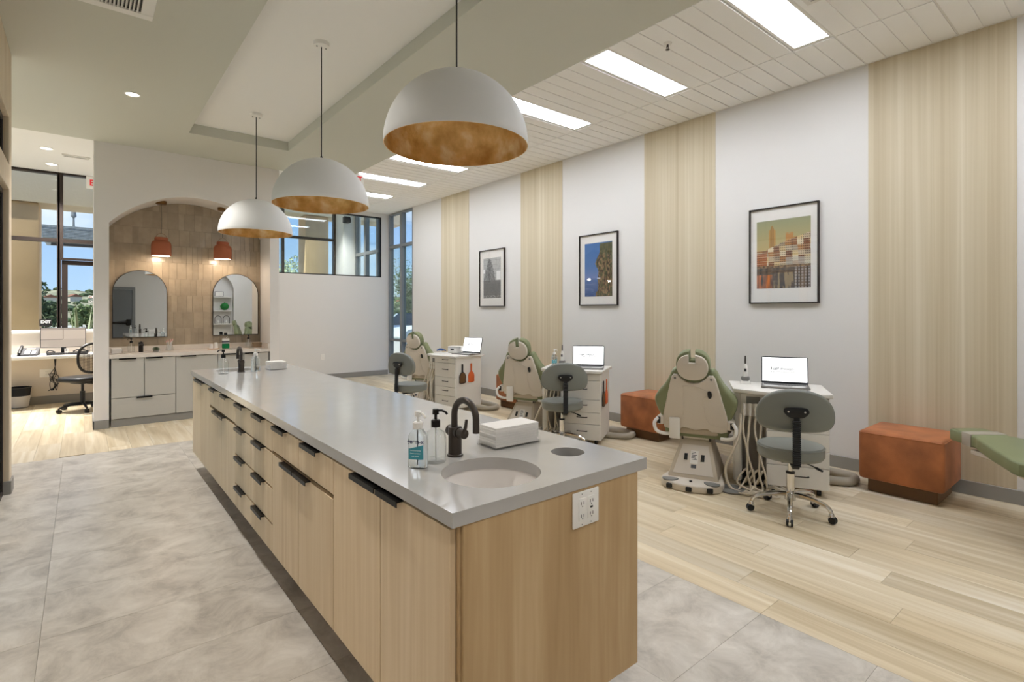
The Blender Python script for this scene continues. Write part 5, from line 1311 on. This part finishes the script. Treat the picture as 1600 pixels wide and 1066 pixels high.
# trees and shrubs
def foliage(rx, ry, rz, cz, n, s, seed):
    rnd = random.Random(seed); vs = []; fs = []
    cl = [(rnd.gauss(0, .42)*rx, rnd.gauss(0, .42)*ry, cz+rnd.gauss(0, .42)*rz, rnd.uniform(.28, .5)) for _ in range(26)]
    for k in range(n):
        c = rnd.choice(cl); d = Vector((rnd.gauss(0, 1), rnd.gauss(0, 1), rnd.gauss(0, 1))).normalized()*c[3]*rnd.uniform(.7, 1.05)
        p = Vector((c[0]+d.x*rx, c[1]+d.y*ry, max(.05, c[2]+d.z*rz))); a = Vector((rnd.gauss(0, 1), rnd.gauss(0, 1), rnd.gauss(0, 1))).normalized(); b = a.orthogonal().normalized()
        q = s*rnd.uniform(.6, 1.3); i = len(vs); vs += [p-a*q, p+b*q*.55, p+a*q, p-b*q*.55]; fs.append((i, i+1, i+2, i+3))
    me = bpy.data.meshes.new('foliage'); me.from_pydata([tuple(v) for v in vs], [], fs); return me
def tree(lab, x, y, h, rx, rz, m, seed, cat='tree', n=2600, s=.16):
    t = thing('tree' if cat == 'tree' else 'shrub', lab, cat, (x, y, -.15))
    fo = obj('foliage', foliage(rx, rx, rz, h-rz*.8, n, s, seed), m, t); fo['kind'] = 'stuff'
    bm = B(); tube(bm, [(0, 0, 0), (.05, .02, h*.35), (-.03, 0, h*.75)], [rx*.09, rx*.07, rx*.03], 8)
    for k in range(4): a = k*1.7; tube(bm, [(0, 0, h*.4), (math.cos(a)*rx*.35, math.sin(a)*rx*.35, h*.7)], [rx*.04, rx*.015], 6)
    obj('trunk', bm, 'bark', t)
tree('leafy tree beyond the corner window, left one', 10.2, 24.0, 2.9, 1.0, 1.0, 'leaf_mid', 1, s=.07, n=3500)
tree('leafy tree beyond the corner window, right one', 13.6, 24.6, 3.0, 1.1, 1.1, 'leaf_dark', 2, s=.07, n=3500)
tree('tall thin tree far beyond the corner window', 17.0, 32, 4.6, 1.5, 1.6, 'leaf_mid', 3, n=1600, s=.09)
tree('grey-green tree beyond the far glass', 7.0, 27, 3.4, 1.9, 1.1, 'leaf_pale', 4, s=.08, n=3500)
tree('grey-green wide tree beyond the far glass, left of the pier', 9.5, 36, 4.0, 2.6, 1.3, 'leaf_pale', 5, s=.1, n=3500)
tree('round green tree outside the lobby windows', -.86, 21.5, 1.95, .42, .62, 'leaf_dark', 6, s=.06)
tree('bright green shrub outside the lobby door', .10, 18.6, 1.65, .3, .34, 'leaf_mid', 7, 'shrub', 1200, .05)
for i, x in enumerate((8.2, 11.6, 15.0, 18.4)): tree('clipped hedge beyond the parked car, piece %s from the left' % ['first', 'second', 'third', 'fourth'][i], x, 20.3+.2*(i % 2), 1.4, 1.0, .6, 'leaf_dark', 20+i, 'shrub', 2200, .09)
def agave(lab, x, y, s, seed):
    rnd = random.Random(seed); a = thing('agave', lab, 'plant', (x, y, -.12)); 
    for k in range(26):
        t = k*2.4; e = R(rnd.uniform(40, 82)); L = s*rnd.uniform(.75, 1.1); w = .026*s; d = Vector((math.cos(t)*math.cos(e), math.sin(t)*math.cos(e), math.sin(e))); sd = Vector((-math.sin(t), math.cos(t), 0)); up = d.cross(sd)
        bm = B(); pr = None
        for i in range(6):
            u = i/5; p = d*L*u + Vector((d.x, d.y, 0))*L*.18*u*u; ww = w*(.6+.9*u if u < .4 else .96*(1-(u-.4)/.6)+.01)
            r_ = [bm.verts.new(p-sd*ww), bm.verts.new(p+up*ww*.25), bm.verts.new(p+sd*ww), bm.verts.new(p-up*.006)]
            if pr:
                for q in range(4): bm.faces.new((pr[q], pr[(q+1)%4], r_[(q+1)%4], r_[q]))
            pr = r_
        obj('leaf', bm, 'leaf_pale', a)
agave('spiky pale agave outside the lobby door', -.02, 14.6, 1.75, 3)
agave('small pale agave outside the lobby windows beside the pier', -.72, 16.6, 1.35, 8)
# parking canopy and street lamp
c = thing('parking_canopy', 'grey louvred parking canopy across the street', 'canopy', (0, 34, 0))
obj('roof_mass', box(B(), -1.5, 6.0, -.1, 4, 4.95, 5.45), 'canopy', c, 0)
for k in range(7): obj('louvre', box(B(), -1.55, 6.05, -.19, -.12, 4.97+k*.07, 5.025+k*.07), 'canopy', c, 0)
obj('fascia', box(B(), -1.62, 6.1, -.2, -.1, 5.45, 5.56), 'canopy', c, 0)
obj('truss', box(B(), -1.2, 6.0, .2, .5, 4.62, 4.90), 'metal_dark', c, 0)
obj('column', rbox(B(), 5.3, 5.7, 1.8, 2.2, -.1, 4.95, .03), 'canopy', c)
l = thing('street_lamp', 'slender lamp post rising above the parking canopy', 'lamp post', (-.36, 35.5, 5.45))
obj('pole', lathe(B(), [(.09, 0), (.06, .1), (.04, .75), (.04, .8)], n=12), 'frame_grey', l); obj('head', lathe(B(), [(.04, .75), (.12, .85), (.1, 1.1), (.06, 1.25), (.01, 1.35), (0, 1.5)], n=14), 'frame_grey', l)
# parked cars
def car(lab, x, y, rot):
    c = thing('car', lab, 'car', (x, y, -.12), rot)
    side = [(-2.2, .35), (-2.25, .75), (-1.9, .98), (-1.2, 1.05), (-.6, 1.42), (.9, 1.46), (1.75, 1.05), (2.2, .98), (2.28, .6), (2.2, .32)]
    bm = B(); pr = None
    for yy, k in ((-.88, .94), (-.80, 1.0), (0, 1.02), (.80, 1.0), (.88, .94)):
        r_ = [bm.verts.new((px*(.985 if abs(yy) > .85 else 1), yy, .32+(pz-.32)*k)) for px, pz in side]
        if pr:
            for i in range(len(side)): bm.faces.new((pr[i], pr[(i+1)%len(side)], r_[(i+1)%len(side)], r_[i]))
        else: bm.faces.new(r_)
        pr = r_
    bm.faces.new(pr[::-1]); obj('body', bm, 'car_paint', c, 40)
    for s in (-1, 1):
        obj('side_window', plate(B(), [(-1.05, 1.02), (1.5, 1.02), (.85, 1.34), (-.55, 1.34)], lambda u, v, w: (u, w, v), s*.84, s*.895), 'car_glass', c, 0)
    obj('windscreen', hexa(B(), ((-1.18, -.7, 1.06), (-1.18, .7, 1.06), (-.62, .62, 1.42), (-.62, -.62, 1.42), (-1.22, -.7, 1.08), (-1.22, .7, 1.08), (-.66, .62, 1.44), (-.66, -.62, 1.44))), 'car_glass', c, 0)
    for wx in (-1.4, 1.4):
        for s in (-1, 1):
            bm = B(); cyl(bm, (wx, s*.70, .32), (wx, s*.90, .32), .32, n=24); wh = obj('wheel', bm, 'tyre', c); bm = B(); cyl(bm, (wx, s*.89, .32), (wx, s*.91, .32), .2, n=18); obj('rim', bm, 'aluminium', wh)
car('white car parked outside the corner window', 9.0, 15.6, R(20))
car('pale car parked farther off beyond the corner window', 14.6, 17.0, R(20))
